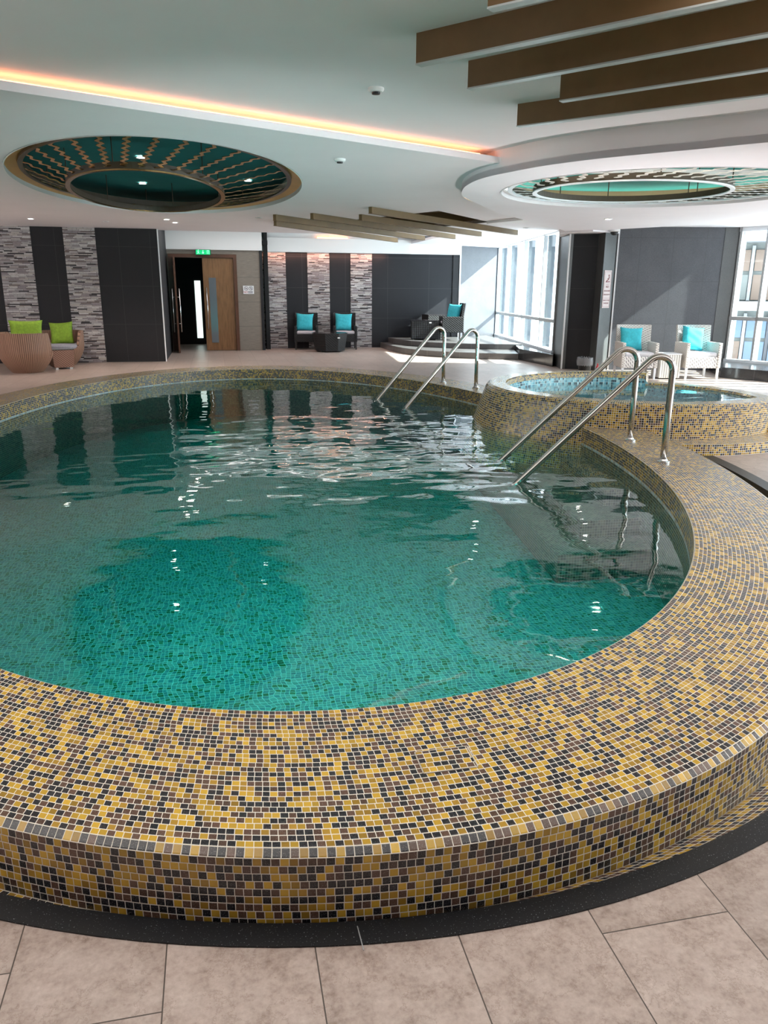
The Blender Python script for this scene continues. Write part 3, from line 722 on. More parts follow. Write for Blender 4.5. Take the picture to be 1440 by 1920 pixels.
for q_i in range(len(mb.u)):
    a_0, a_1 = 2*pi*q_i/N, 2*pi*(q_i+1)/N; w0_, w1_ = [hypot(fa_(z_)[0]-fb_(z_)[0], fa_(z_)[1]-fb_(z_)[1])/T for z_ in (a_0, a_1)]
    (u0_, _a), _b, (u1_, _c), _d = mb.u[q_i][0], mb.u[q_i][1], mb.u[q_i][2], mb.u[q_i][3]
    mb.u[q_i] = [(u0_, 0), (u0_, w0_), (u1_, w1_), (u1_, 0)]
mb.build('gutter', M['mosaic'], pool, world=True)
mb = MB()
n = 240; G0 = E3(GC, GA, 0.004); B0 = E3(BC, BA, 0.004)
pr = [(lambda a: (*ell(GC, GA, a), gut(a)-0.01)), E3(GC, GA, 0.004), E3(BC, (BA[0]+0.0, BA[1]+0.0), 0.004), E3(BC, BA, -0.05)]
rings = [[mb.vert(f(2*pi*i/n)) for i in range(n)] for f in pr]
for A_, B_ in zip(rings[:-1], rings[1:]):
    for i in range(n): j = (i+1) % n; mb.face((A_[i], B_[i], B_[j], A_[j]))
mb.build('granite_band', M['band'], pool, world=True)
bj = MB(); bj.prism([(0.262, 1.505), (0.2645, 1.505), (0.2665, 1.432), (0.264, 1.432)], 0.003, 0.0046); bj.build('band_joint', M['frame_grey'], pool, world=True, auto=True)
# bed
mb = MB(); bedpts = circ(PC, (PA[0]+0.02, PA[1]+0.02), 200); TP = 0.0265
ids = [mb.vert((x, y, BED)) for x, y in bedpts]; mb.face(ids, [(x/TP, y/TP) for x, y in bedpts])
mb.build('pool_bed', M['mosaic_teal'], pool, world=True)
# water body
mb = MB(); wp = circ(PC, (PA[0]+0.015, PA[1]+0.015), 200)
mb.prism(wp, BED-0.04, WATER); mb.build('water', M['water'], pool, world=True, auto=True)
mb = MB(); ring_strip(mb, E3(PC, (PA[0]-0.002, PA[1]-0.002), WATER-0.01), E3(PC, (PA[0]-0.002, PA[1]-0.002), WATER+0.009), 0, 1, mid)
mb.build('waterline_tiles', M['mosaic_pale'], pool, world=True)
mb = MB(); ring_strip(mb, E3(PC, PA, BED), E3(PC, PA, WATER-0.01), 0, 27, mid); mb.build('pool_wall', M['mosaic_step'], pool, world=True)
# submerged steps
def steps(name, polys, label=None):
    r = None
    for z, pts in polys:
        m = MB(); nn = len(pts)
        ctr = [sum(p[i] for p in pts)/nn for i in (0, 1)]
        m.face([m.vert((*p, z)) for p in pts], [(p[0]/T, p[1]/T) for p in pts])
        L = 0
        for i in range(nn):
            p, q = pts[i], pts[(i+1) % nn]; d_ = hypot(p[0]-q[0], p[1]-q[1]); rows = (z-BED)/T
            m.poly([(*p, z), (*q, z), (*q, BED), (*p, BED)], [(L/T, 0), ((L+d_)/T, 0), ((L+d_)/T, rows), (L/T, rows)]); L += d_
        m.build('step', M['mosaic_step'], pool, world=True)
def wallx(y): return PC[0] + PA[0]*sqrt(max(0, 1-((y-PC[1])/PA[1])**2)) + 0.01
def edge(y0, y1, n=8): return [(wallx(y0+(y1-y0)*i/n), y0+(y1-y0)*i/n) for i in range(n+1)]
steps('s', [(-0.10, [(3.42, 7.4), (3.12, 5.72)] + edge(5.72, 7.4)), (-0.24, [(3.05, 7.6), (2.74, 5.35)] + edge(5.35, 7.6)), (-0.38, [(2.74, 7.8), (2.40, 5.0)] + edge(5.0, 7.8))])
def edge2(y0, y1, n=8): return edge(y0, y1, n)
steps('s', [(-0.10, [(3.02, 11.25), (3.18, 9.9)] + edge(9.9, 11.25)), (-0.26, [(2.62, 11.5), (2.82, 9.6)] + edge(9.6, 11.5))])

# square access lid patch in the rim
lid = thing('access_lid', 'square mosaic lid patch with smeared white grout on the near rim', 'lid', (0.585, 1.85, RIM))
m = MB(); u0 = 400.0
m.box((0, 0, 0.0008), (0.155, 0.10, 0.003))
m.u = [[(u0, 3), (u0+7, 3), (u0+7, 7.5), (u0, 7.5)] for _ in m.f]
o = m.build('lid', M['mosaic'], lid)
m = MB()
for sx, sy, dx, dy in ((0, 0.052, 0.160, 0.0025), (0, -0.052, 0.160, 0.0025), (0.08, 0, 0.0035, 0.10), (-0.08, 0, 0.0025, 0.10)): m.box((sx, sy, 0.0014), (dx, dy, 0.003))
m.build('grout_smear', M['smear'], lid)

# ------------------------------------------------------------------ spa
spa = thing('hot_tub', 'round raised mosaic hot tub overlapping the right side of the pool', 'hot tub', (SC[0], SC[1], 0))
SZ = 0.458; SIN = 1.44
A_hi0, A_hi1 = radians(53), radians(300)
def spa_part(a0, a1, zt, name, flare=True, n=120):
    mb = MB()
    def P(r, z, a): return (SC[0]+r*cos(a), SC[1]+r*sin(a), z)
    def foot(a, z):
        # the wall flares outwards on the pool side, stands upright at the right
        fl_ = 0.343*max(0.0, min(1.0, (0.6 - cos(a-radians(300)))/0.9))
        und = -0.22*max(0.0, cos(a-radians(300)))**3
        return SR + (fl_+und)*(zt-z)
    prof = [(lambda a: P(foot(a, -0.35), -0.35, a), 0), (lambda a: P(foot(a, zt-0.05), zt-0.05, a), 34), (lambda a: P(SR-0.005, zt-0.015, a), 36), (lambda a: P(SR-0.035, zt, a), 38),
            (lambda a: P(SIN+0.02, zt, a), 47), (lambda a: P(SIN, zt-0.02, a), 48), (lambda a: P(SIN, min(zt-0.03, 0.385), a), 51)]
    U = [(a0+(a1-a0)*i/n)*SR/T for i in range(n+1)]
    R_ = [[mb.vert(f(a0+(a1-a0)*i/n)) for i in range(n+1)] for f, v in prof]
    for q in range(len(prof)-1):
        for i in range(n):
            mb.face((R_[q][i], R_[q+1][i], R_[q+1][i+1], R_[q][i+1]), [(U[i], prof[q][1]), (U[i], prof[q+1][1]), (U[i+1], prof[q+1][1]), (U[i+1], prof[q][1])])
    # end caps
    for i in (0, n):
        ids = [R_[q][i] for q in range(len(prof))]; a = a0+(a1-a0)*i/n
        mb.face(ids, [(hypot(mb.v[j][0]-SC[0], mb.v[j][1]-SC[1])/T, mb.v[j][2]/T) for j in ids])
    mb.build(name, M['mosaic_spa'], spa, smooth=False, world=True)
spa_part(A_hi0, A_hi1, SZ, 'tub_wall')
spa_part(radians(-60), radians(53), 0.33, 'low_tub_wall', n=60)
mb = MB(); pts = circ(SC, (SIN+0.005, SIN+0.005), 120)
Z0 = 0.29; n = 120
b = [mb.vert((x, y, 0.225)) for x, y in pts]; t_i = [mb.vert((x, y, 0.39 if (radians(53) < (2*pi*q/120) < radians(300)) else 0.305)) for q, (x, y) in enumerate(pts)]
mb.face(b, [(x/T, y/T) for x, y in pts])
for i in range(n):
    j = (i+1) % n; mb.face((b[i], b[j], t_i[j], t_i[i]), [(i*SIN*2*pi/n/T, 0), ((i+1)*SIN*2*pi/n/T, 0), ((i+1)*SIN*2*pi/n/T, 5), (i*SIN*2*pi/n/T, 5)])
mb.build('tub_basin', M['mosaic_blue'], spa, world=True)
MB().prism(circ(SC, (SIN-0.002, SIN-0.002), 120), 0.228, 0.30).build('water', M['water_spa'], spa, world=True, auto=True)
# step ledge at the foot of the tub
mb = MB(); a0, a1 = radians(238), radians(345); n = 60
lz = 0.11
def LP(a, r, z): return (SC[0]+r*cos(a), SC[1]+r*sin(a), z)
ro = lambda a: 1.86 + 0.05*cos(a-radians(300))
Pf = [(lambda a: LP(a, 1.30, lz), 0), (lambda a: LP(a, ro(a), lz), 18), (lambda a: LP(a, ro(a), -0.02), 24)]
R_ = [[mb.vert(f(a0+(a1-a0)*i/n)) for i in range(n+1)] for f, v in Pf]
for q in range(2):
    for i in range(n):
        U0, U1 = (a1-a0)*i/n*1.86/T, (a1-a0)*(i+1)/n*1.86/T
        mb.face((R_[q][i], R_[q+1][i], R_[q+1][i+1], R_[q][i+1]), [(U0, Pf[q][1]), (U0, Pf[q+1][1]), (U1, Pf[q+1][1]), (U1, Pf[q][1])])
mb.build('entry_ledge', M['mosaic_spa'], spa, world=True)

# ------------------------------------------------------------------ handrails
def handrail(base, water_pt, label, top=1.045, flz=RIM):
    bx, by = base; dx, dy = water_pt[0]-bx, water_pt[1]-by; L = hypot(dx, dy); ux, uy = dx/L, dy/L
    t = thing('pool_handrail', label, 'handrail', (bx, by, flz))
    h = top - flz; r = 0.026; R_ = 0.11
    slope = atan2(h - (WATER-flz) - 0.0, L)  # falls to the water line
    path = [(0, 0, 0), (0, 0, h*0.5), (0, 0, h-R_*1.25)]
    # bend from vertical to the falling slope
    turn = pi/2 + slope; m = 12
    cx = R_; cz = h-R_*1.25
    for i in range(1, m+1):
        a = pi - turn*i/m; path.append((cx+R_*cos(a), 0, cz+R_*sin(a)))
    ex, _, ez = path[-1]
    tl = (L-ex); ez2 = WATER-flz
    path.append((L, 0, ez2)); kx = (L-ex); kz = (ez2-ez)
    path.append((L+kx*0.06, 0, ez2+kz*0.06))
    P3 = [(p[0]*ux, p[0]*uy, p[2]) for p in path]
    MB().tube(P3, r, 16).build('rail', M['steel'], t, smooth=True)
    MB().lathe([(0.05, 0.0), (0.05, 0.012), (0.034, 0.018), (0.029, 0.03)], n=24).build('floor_flange', M['chrome'], t, smooth=False, auto=True)
    flg = kids(t)[-1] if kids(t)[-1].name.startswith('floor_flange') else [c for c in kids(t) if c.name.startswith('floor_flange')][0]
    for i in range(3):
        a = 2*pi*i/3+0.4; MB().lathe([(0.005, 0.012), (0.005, 0.016), (0, 0.017)], c=(0.042*cos(a), 0.042*sin(a)), n=8).build('screw', M['steel'], flg, auto=True)
    return t
handrail((3.426, 5.384), (2.29, 5.60), 'nearest steel handrail, right one of the pair by the hot tub', top=1.055)
handrail((3.642, 6.287), (2.49, 6.47), 'steel handrail beside the hot tub, left one of the near pair', top=1.045)
handrail((3.505, 10.259), (2.39, 9.76), 'steel handrail on the far rim, the one nearer the hot tub', top=1.02)
handrail((3.237, 10.954), (2.17, 10.57), 'farthest steel handrail, left one of the far pair', top=1.02)

# ------------------------------------------------------------------ platform steps in the alcove
plat = thing('stepped_platform', 'two-step curved dark granite platform in the far right alcove', 'platform', (5.5, 20, 0))
def step_outline(pts, far): return pts + far
lo = spline([(4.40, SY-0.03), (4.43, 19.6), (4.70, 18.35), (5.35, 17.50), (6.0, 17.05), (6.72, 16.76)], 6) + [(7.28, 18.6), (7.68, 21.76), (6.66, 21.25), (6.62, SY-0.06)]
hi = spline([(4.62, SY-0.03), (4.68, 20.3), (5.05, 19.25), (5.75, 18.55), (6.5, 18.15), (7.28, 17.95)], 6) + [(7.30, 18.6), (7.68, 21.74), (6.66, 21.25), (6.62, SY-0.06)]
bevel(MB().prism(lo, 0, 0.14).build('lower_step', M['step_granite'], plat, world=True, auto=True), 0.008, 1)
bevel(MB().prism(hi, 0.14, 0.27).build('upper_step', M['step_granite'], plat, world=True, auto=True), 0.008, 1)

# ------------------------------------------------------------------ doors
fr = bpy.data.objects.new('door_1', None); COL.objects.link(fr); struct(fr); fr.location = (-0.225, DY, 0)
mb = MB()
mb.prism([(-1.05, DY-0.05), (-0.95, DY-0.05), (-0.95, DY+0.12), (-1.05, DY+0.12)], 0, 2.34)
mb.prism([(0.52, DY-0.05), (0.60, DY-0.05), (0.60, DY+0.12), (0.52, DY+0.12)], 0, 2.34)
mb.prism([(-0.95, DY-0.05), (0.52, DY-0.05), (0.52, DY+0.12), (-0.95, DY+0.12)], 2.26, 2.34)
fr.matrix_basis = Matrix.Translation((-0.225, DY, 0))
mb.build('door_frame', M['wood_frame'], fr, world=True, auto=True)
# right leaf, closed
mb = MB(); mb.prism([(-0.235, DY-0.0), (0.515, DY), (0.515, DY+0.045), (-0.235, DY+0.045)], 0.01, 2.255)
leaf = mb.build('door_leaf', M['wood'], fr, world=True, auto=True)
m = MB(); m.prism([(-0.10, DY-0.004), (0.075, DY-0.004), (0.075, DY+0.05), (-0.10, DY+0.05)], 0.20, 1.785)
m.build('glass_strip', M['glass_strip'], leaf).matrix_parent_inverse = leaf.matrix_world.inverted()
for o_ in kids(leaf):
    inv = Matrix.Translation((-0.225, DY, 0)).inverted()
    for v in o_.data.vertices: v.co = inv @ v.co
def pull(parent, x, y, z0, z1, nx, ny):
    m = MB(); m.tube([(x, y, z0), (x, y, z1)], 0.014, 10)
    for z in (z0+0.2, z1-0.2): m.tube([(x, y, z), (x-nx*0.06, y-ny*0.06, z)], 0.008, 8)
    o = m.build('door_handle', M['chrome'], parent, smooth=True)
    inv = Matrix.Translation((-0.225, DY, 0)).inverted()
    for v in o.data.vertices: v.co = inv @ v.co
    return o
pull(leaf, -0.165, DY-0.06, 0.54, 1.55, 0, -1)
# left leaf, swung open towards the pool and seen edge-on
hx, hy = -0.95, DY-0.03; ox, oy = -0.905, 19.76
mb = MB(); dxx, dyy = ox-hx, oy-hy; Ld = hypot(dxx, dyy); nx_, ny_ = -dyy/Ld, dxx/Ld
mb.prism([(hx, hy), (ox, oy), (ox+nx_*0.045, oy+ny_*0.045), (hx+nx_*0.045, hy+ny_*0.045)], 0.01, 2.255)
leaf2 = mb.build('door_leaf', M['wood_frame'], fr, world=True, auto=True)
hxm, hym = ox-dxx/Ld*0.07, oy-dyy/Ld*0.07
pull(leaf2, hxm+nx_*0.105, hym+ny_*0.105, 0.5, 1.52, nx_, ny_)
pull(leaf2, hxm-nx_*0.06, hym-ny_*0.06, 0.5, 1.52, -nx_, -ny_)
# door across the corridor with a lit glass strip
d2 = bpy.data.objects.new('door_2', None); COL.objects.link(d2); struct(d2); d2.matrix_basis = Matrix.Translation((-0.4, 23.1, 0))
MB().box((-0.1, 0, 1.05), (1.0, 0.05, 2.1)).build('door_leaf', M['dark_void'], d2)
lf = kids(d2)[0]
MB().box((-0.03, -0.03, 0.955), (0.165, 0.02, 1.57)).build('glass_strip', M['lit_glass'], lf)

# ------------------------------------------------------------------ signs
def text_mesh(body, size, mat, name, parent, loc, rot, ext=0.001, align='CENTER'):
    cu = bpy.data.curves.new(name, 'FONT'); cu.body = body; cu.size = size; cu.extrude = ext; cu.align_x = align; cu.align_y = 'CENTER'
    to = bpy.data.objects.new('tmp', cu); COL.objects.link(to); dg = bpy.context.evaluated_depsgraph_get()
    me = bpy.data.meshes.new_from_object(to.evaluated_get(dg)); bpy.data.objects.remove(to)
    me.materials.clear(); me.materials.append(mat)
    o = bpy.data.objects.new(name, me); COL.objects.link(o); o.parent = parent; o.location = loc; o.rotation_euler = rot; return o
FACE = (pi/2, 0, 0)
# exit sign
ex = thing('exit_sign', 'lit green emergency exit sign above the wooden double door', 'sign', (-0.20, DY-0.16, 2.325))
MB().box((0, 0, 0.055), (0.37, 0.03, 0.125)).build('sign_box', M['exit_dark'], ex)
MB().box((0, -0.017, 0.055), (0.34, 0.004, 0.105)).build('sign_face', M['exit_green'], ex)
m = MB()
m.tube([(-0.12, -0.021, 0.085), (-0.115, -0.021, 0.05), (-0.14, -0.021, 0.015)], 0.008, 6); m.tube([(-0.115, -0.021, 0.05), (-0.09, -0.021, 0.02)], 0.008, 6)
m.tube([(-0.145, -0.021, 0.07), (-0.09, -0.021, 0.065)], 0.006, 6); m.box((-0.112, -0.021, 0.10), (0.02, 0.004, 0.018))
m.build('running_figure', M['exit_white'], ex)
m = MB(); m.box((0.0, -0.021, 0.075), (0.016, 0.004, 0.05)); m.poly([(-0.03, -0.023, 0.05), (0.03, -0.023, 0.05), (0, -0.023, 0.012)]); m.build('arrow', M['exit_white'], ex)
m = MB(); m.box((0.10, -0.021, 0.055), (0.012, 0.004, 0.085)); m.box((0.14, -0.021, 0.055), (0.012, 0.004, 0.085)); m.box((0.12, -0.021, 0.095), (0.05, 0.004, 0.01)); m.build('door_symbol', M['exit_white'], ex)
# small prohibition sign on the taupe wall
ns = thing('prohibition_sign', 'small white prohibition sign with two round symbols right of the door', 'sign', (0.87, DY-0.012, 1.50))
MB().box((0, 0, 0), (0.27, 0.012, 0.20)).build('sign_plate', M['sign_white'], ns)
for cx in (-0.058, 0.058):
    m = MB()
    pts = [(cx+0.045*cos(2*pi*i/24), -0.008, 0.035+0.045*sin(2*pi*i/24)) for i in range(25)]; m.tube(pts, 0.0045, 6)
    m.tube([(cx-0.03, -0.008, 0.065), (cx+0.03, -0.008, 0.005)], 0.003, 6); m.build('prohibition_ring', M['sign_dark'], ns)
MB().tube([(-0.085, -0.008, 0.03), (-0.035, -0.008, 0.04)], 0.006, 6).build('symbol', M['sign_dark'], ns)
MB().tube([(0.058, -0.008, 0.06), (0.062, -0.008, 0.03), (0.07, -0.008, 0.012)], 0.008, 6).build('symbol', M['sign_dark'], ns)
text_mesh('NO', 0.07, M['sign_red'], 'lettering', ns, (-0.075, -0.008, -0.058), FACE)
for z_, h_ in ((-0.045, 0.014), (-0.075, 0.012)): MB().box((0.045, -0.007, z_), (0.12, 0.002, h_)).build('small_print', M['sign_dark'], ns)
# pool rules sign on the pillar
ang = atan2(0.17, 0.34)
ps = thing('pool_rules_sign', 'tall pale pool rules sign on the dark pillar near the hot tub', 'sign', (7.425, 14.195, 1.55), ang)
bevel(MB().box((0, 0, 0), (0.235, 0.012, 0.70)).build('sign_plate', M['sign_pink'], ps), 0.004, 1)
m = MB()
for x, z, sx, sz in ((0, 0.325, 0.20, 0.004), (0, -0.325, 0.20, 0.004), (-0.10, 0, 0.004, 0.65), (0.10, 0, 0.004, 0.65), (0, 0.09, 0.08, 0.004), (0, -0.165, 0.15, 0.004)): m.box((x, -0.007, z), (sx, 0.002, sz))
m.build('border_line', M['sign_maroon'], ps)
m = MB(); m.tube([(-0.045, -0.008, 0.15), (0.0, -0.008, 0.17), (0.03, -0.008, 0.20), (0.035, -0.008, 0.235)], 0.009, 6); m.tube([(-0.06, -0.008, 0.135), (0.06, -0.008, 0.14)], 0.008, 6); m.tube([(-0.01, -0.008, 0.20), (0.03, -0.008, 0.185)], 0.006, 6); m.box((0.03, -0.008, 0.255), (0.028, 0.003, 0.03))
m.build('swimmer_symbol', M['sign_maroon'], ps)
for s, z, sz in (('NO', 0.045, 0.06), ('LIFEGUARD', -0.03, 0.038), ('ON DUTY', -0.10, 0.042), ('SWIM AT YOUR', -0.205, 0.028), ('OWN RISK', -0.26, 0.032)):
    text_mesh(s, sz, M['sign_maroon'], 'lettering', ps, (0, -0.008, z), FACE)

# ------------------------------------------------------------------ near ceiling beams
def ceil_beam(a, b, zb, zt, label, w_=0.035, ms=None, me=None, dark=False, group=None):
    t = thing('ceiling_beam', label, 'beam', ((a[0]+b[0])/2, (a[1]+b[1])/2, zt), 0, group)
    A = Vector(a); B = Vector(b); d = (B-A).normalized(); n = Vector((-d.y, d.x))*w_
    pts = [tuple(A), tuple(B), tuple(B+n), tuple(A+n)]
    MB().prism(pts, zb+0.008, zt).build('beam_body', ms or M['beam_side'], t, world=True, auto=True)
    MB().prism([tuple(A-n*0.12), tuple(B-n*0.12), tuple(B+n*1.12), tuple(A+n*1.12)], zb, zb+0.008).build('edge_strip', me or M['beam_edge'], t, world=True, auto=True)
    return t
kz = (UZ-1.5)/1.5
def far_end(a, ang, L): return (a[0]+L*cos(radians(ang)), a[1]+L*sin(radians(ang)))
nb = [((1.251/kz, 3.633/kz), -48, 2.6, 'dark bronze ceiling beam at the very top edge of the picture'),
      ((1.323, 5.149), -50.0, 3.0, 'dark ceiling beam reaching farthest left over the pool'),
      ((1.811, 5.631), -51.3, 3.4, 'dark ceiling beam, second of the near set counted from the pool'),
      ((2.567, 5.813), -50.5, 3.4, 'shortest-looking dark ceiling beam between the two lower ones'),
      ((2.597, 6.73), -47.8, 4.2, 'lowest dark near ceiling beam, closest to the round ceiling slab')]
bw = 0.03
for p, a_, L, lab in nb:
    a = (p[0]*kz, p[1]*kz); zb = 1.5 + (2.826-1.5)*kz
    ceil_beam(far_end(a, a_, L*kz*1.0), a, zb, UZ, lab, w_=0.045)
bt = thing('ceiling_batten', 'thin pale batten on the upper ceiling between two dark beams', 'batten', (2.2, 4.9, UZ))
MB().prism([(2.52, 4.02), (2.56, 4.05), (1.86, 4.95), (1.82, 4.92)], UZ-0.03, UZ).build('batten_strip', M['white_trim'], bt, world=True, auto=True)
# far beams

FB = [((1.12, 14.75), (4.30, 18.85), 'bronze far ceiling beam, lowest and closest to the striped wall'),
      ((1.03, 13.65), (4.71, 17.90), 'bronze far ceiling beam, second from the striped wall'),
      ((1.60, 13.25), (5.25, 17.30), 'middle bronze far ceiling beam of the five'),
      ((2.40, 13.25), (5.53, 16.35), 'bronze far ceiling beam, second from the far window'),
      ((2.33, 12.05), (6.10, 15.75), 'bronze far ceiling beam nearest the window, highest in the picture')]
FBEAMS = []
for a, b, lab in FB: ceil_beam(b, a, 2.605, CZ, lab, w_=0.06, ms=M['beam_far'], me=M['beam_far'])

# ------------------------------------------------------------------ ceiling medallions (oculi)
def medallion(name, label, c, ax, z0, ring_ax, ring_z, in_c, in_ax, in_z, top_z, nf, teal, fin_m, bowl_m, ring_m, inner_m, dc, dr, tube_m):
    t = thing(name, label, 'ceiling feature', (c[0], c[1], z0))
    n = 96
    # gold bowl between the opening and the outer ring
    mb = MB(); R_ = [[mb.vert((*ell(c, ax, 2*pi*i/n), z0+0.0)) for i in range(n)], [mb.vert((*ell(c, (ax[0]-0.01, ax[1]-0.01), 2*pi*i/n), z0+0.045)) for i in range(n)],
                     [mb.vert((*ell(c, (ring_ax[0]+0.02, ring_ax[1]+0.02), 2*pi*i/n), ring_z+0.03)) for i in range(n)]]
    for q in (1,):
        for i in range(n): j = (i+1) % n; mb.face((R_[q][i], R_[q+1][i], R_[q+1][j], R_[q][j]))
    mb.build('bowl', bowl_m, t, smooth=True, world=True)
    mb = MB()
    R_ = [[mb.vert((*ell(c, (ax[0]+e, ax[1]+e), 2*pi*i/n), z)) for i in range(n)] for e, z in ((0.0, z0-0.004), (-0.015, z0-0.004), (-0.015, z0+0.05))]
    for q in (0, 1):
        for i in range(n): j = (i+1) % n; mb.face((R_[q][i], R_[q+1][i], R_[q+1][j], R_[q][j]))
    mb.build('lip', M['plaster_white'], t, world=True)
    def ring(cc, aa, z, w_, h_, mat, nm, e0=0.0):
        mb = MB(); pr_ = [(0, 0), (w_, 0), (w_, h_), (0, h_)]
        R2 = [[mb.vert((*ell(cc, (aa[0]-w_/2+e, aa[1]-w_/2+e), 2*pi*i/n), z+h)) for i in range(n)] for e, h in pr_]
        for q in range(4):
            A_, B_ = R2[q], R2[(q+1) % 4]
            for i in range(n): j = (i+1) % n; mb.face((A_[i], A_[j], B_[j], B_[i]))
        return mb.build(nm, mat, t, world=True, auto=True)
    ring(c, ring_ax, ring_z, 0.05, 0.02, ring_m, 'outer_ring')
    ring(c, ring_ax, ring_z+0.02, 0.035, 0.07, M['ring_body'], 'outer_ring_body')
    ring(in_c, in_ax, in_z, 0.05, 0.012, inner_m, 'inner_ring')
    ring(in_c, in_ax, in_z+0.012, 0.035, 0.065, M['ring_body'], 'inner_ring_body')
    # drum above: wall and teal top
    mb = MB(); A_ = [mb.vert((*ell(dc, dr, 2*pi*i/n), z0+0.06)) for i in range(n)]; B_ = [mb.vert((*ell(dc, dr, 2*pi*i/n), top_z)) for i in range(n)]
    for i in range(n): j = (i+1) % n; mb.face((A_[i], A_[j], B_[j], B_[i]))
    mb.build('drum_wall', teal if z0 > 2.65 else M['beige_recess'], t, world=True)
    mb = MB(); mb.face([mb.vert((*ell(dc, dr, 2*pi*i/n), top_z)) for i in range(n)][::-1]); mb.build('drum_top', teal, t, world=True)
    # wavy radial fins
    for i in range(nf):
        a = 2*pi*(i+0.5)/nf
        p0 = Vector((*ell(c, (ring_ax[0]-0.02, ring_ax[1]-0.02), a), ring_z+0.01)); p1 = Vector((*ell(in_c, (in_ax[0]+0.02, in_ax[1]+0.02), a), in_z+0.03))
        d = p1-p0; L = d.length; dn = d.normalized(); s_ = Vector((-dn.y, dn.x, 0)).normalized()
        m = MB(); K = 30; top_ = []; 
        rows = []
        for k_ in range(K+1):
            u = k_/K; wv = 0.022*sin(u*L/0.125*2*pi + 1.3*i)
            q = p0 + d*u + s_*wv
            rows.append([m.vert(q + s_*0.02 + Vector((0, 0, h))) if sgn > 0 else m.vert(q - s_*0.02 + Vector((0, 0, h))) for sgn, h in ((1, 0), (1, 0.006), (-1, 0.006), (-1, 0))])
        for A_, B_ in zip(rows[:-1], rows[1:]):
            for q in range(4): w2 = (q+1) % 4; m.face((A_[q], A_[w2], B_[w2], B_[q]))
        m.face(rows[0]); m.face(rows[-1][::-1])
        m.build('fin', fin_m, t, world=True)
    mb = MB(); rt = (dr[0]-0.12, dr[1]-0.12); q_ = [(0.0, 0.0), (0.02, 0.0), (0.02, 0.02), (0.0, 0.02)]
    R_ = [[mb.vert((*ell(dc, (rt[0]+e, rt[1]+e), 2*pi*i/n), z0+0.09+h)) for i in range(n)] for e, h in q_]
    for q in range(4):
        A_, B_ = R_[q], R_[(q+1) % 4]
        for i in range(n): j = (i+1) % n; mb.face((A_[i], A_[j], B_[j], B_[i]))
    mb.build('cove_ring', tube_m, t, world=True)
    # hanger rods
    for i in range(6):
        a = 2*pi*(i+0.3)/6; p = ell(in_c, in_ax, a)
        MB().tube([(p[0], p[1], in_z+0.05), (p[0], p[1], top_z)], 0.006, 6).build('hanger_rod', M['bronze_dark'], t, world=True)
        p = ell(c, ring_ax, a+0.5)
        MB().tube([(p[0], p[1], ring_z+0.05), (p[0], p[1], top_z)], 0.006, 6).build('hanger_rod', M['bronze_dark'], t, world=True)
    return t
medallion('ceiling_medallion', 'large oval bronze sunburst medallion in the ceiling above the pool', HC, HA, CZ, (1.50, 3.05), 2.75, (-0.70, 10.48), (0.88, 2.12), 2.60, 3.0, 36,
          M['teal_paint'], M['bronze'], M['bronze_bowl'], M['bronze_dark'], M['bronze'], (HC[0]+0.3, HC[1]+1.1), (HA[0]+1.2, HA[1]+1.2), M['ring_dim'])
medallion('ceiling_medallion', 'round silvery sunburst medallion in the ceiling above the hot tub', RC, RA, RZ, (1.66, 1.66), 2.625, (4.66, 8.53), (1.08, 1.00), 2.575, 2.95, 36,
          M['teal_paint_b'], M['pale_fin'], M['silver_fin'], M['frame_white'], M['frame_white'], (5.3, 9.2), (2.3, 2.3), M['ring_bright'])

# ------------------------------------------------------------------ ceiling fixtures
def downlight(x, y, z, label, lit=True, r=0.045, power=0):
    t = thing('downlight', label, 'downlight', (x, y, z))
    MB().lathe([(r, 0), (r+0.018, -0.001), (r+0.018, -0.008), (r, -0.008)], n=24, closed=True).build('trim_ring', M['white_plastic'], t, auto=True)
    MB().lathe([(r, -0.003), (0.0, -0.003)], n=24).build('lens', M['lens'] if lit else M['black_plastic'], t)
    if power:
        d = bpy.data.lights.new('downlight_beam', 'SPOT'); d.energy = power; d.spot_size = radians(130); d.spot_blend = 0.8; d.shadow_soft_size = 0.05; d.color = (1.0, 0.87, 0.76)
        o = bpy.data.objects.new('downlight_beam', d); COL.objects.link(o); o.parent = t; o.location = (0, 0, -0.02)
    return t
downlight(-3.12, 15.6, CZ, 'lit ceiling downlight above the green-pillow seats at the left', power=45)
downlight(-0.75, 15.05, CZ, 'lit ceiling downlight just left of the door, upper of two', power=60)
downlight(-0.63, 15.7, CZ, 'lit ceiling downlight just left of the door, lower of two', power=60)
downlight(-1.88, 15.85, CZ, 'unlit ceiling downlight above the wide black wall panel', False)
downlight(0.83, 14.3, CZ, 'unlit ceiling downlight left of the far bronze beams', False)
downlight(6.10, 11.80, RZ, 'lit ceiling downlight beside the dome camera', True, power=60)
downlight(3.98, 11.45, CZ, 'pale ceiling downlight beside the brown recess, left of two', True)
downlight(4.28, 11.85, CZ, 'pale ceiling downlight beside the brown recess, right of two', False)
downlight(6.05, 15.05, CZ, 'unlit ceiling downlight before the far window', False)
downlight(0.56, 11.9, 2.99, 'lit downlight inside the oval medallion at its right', True)
downlight(-0.75, 10.2, 2.99, 'lit downlight inside the oval medallion near its top edge', True)
downlight(-0.93, 12.6, 2.99, 'pale downlight in the middle of the oval medallion', True)
downlight(4.9, 8.9, 2.94, 'lit downlight inside the round medallion', True)
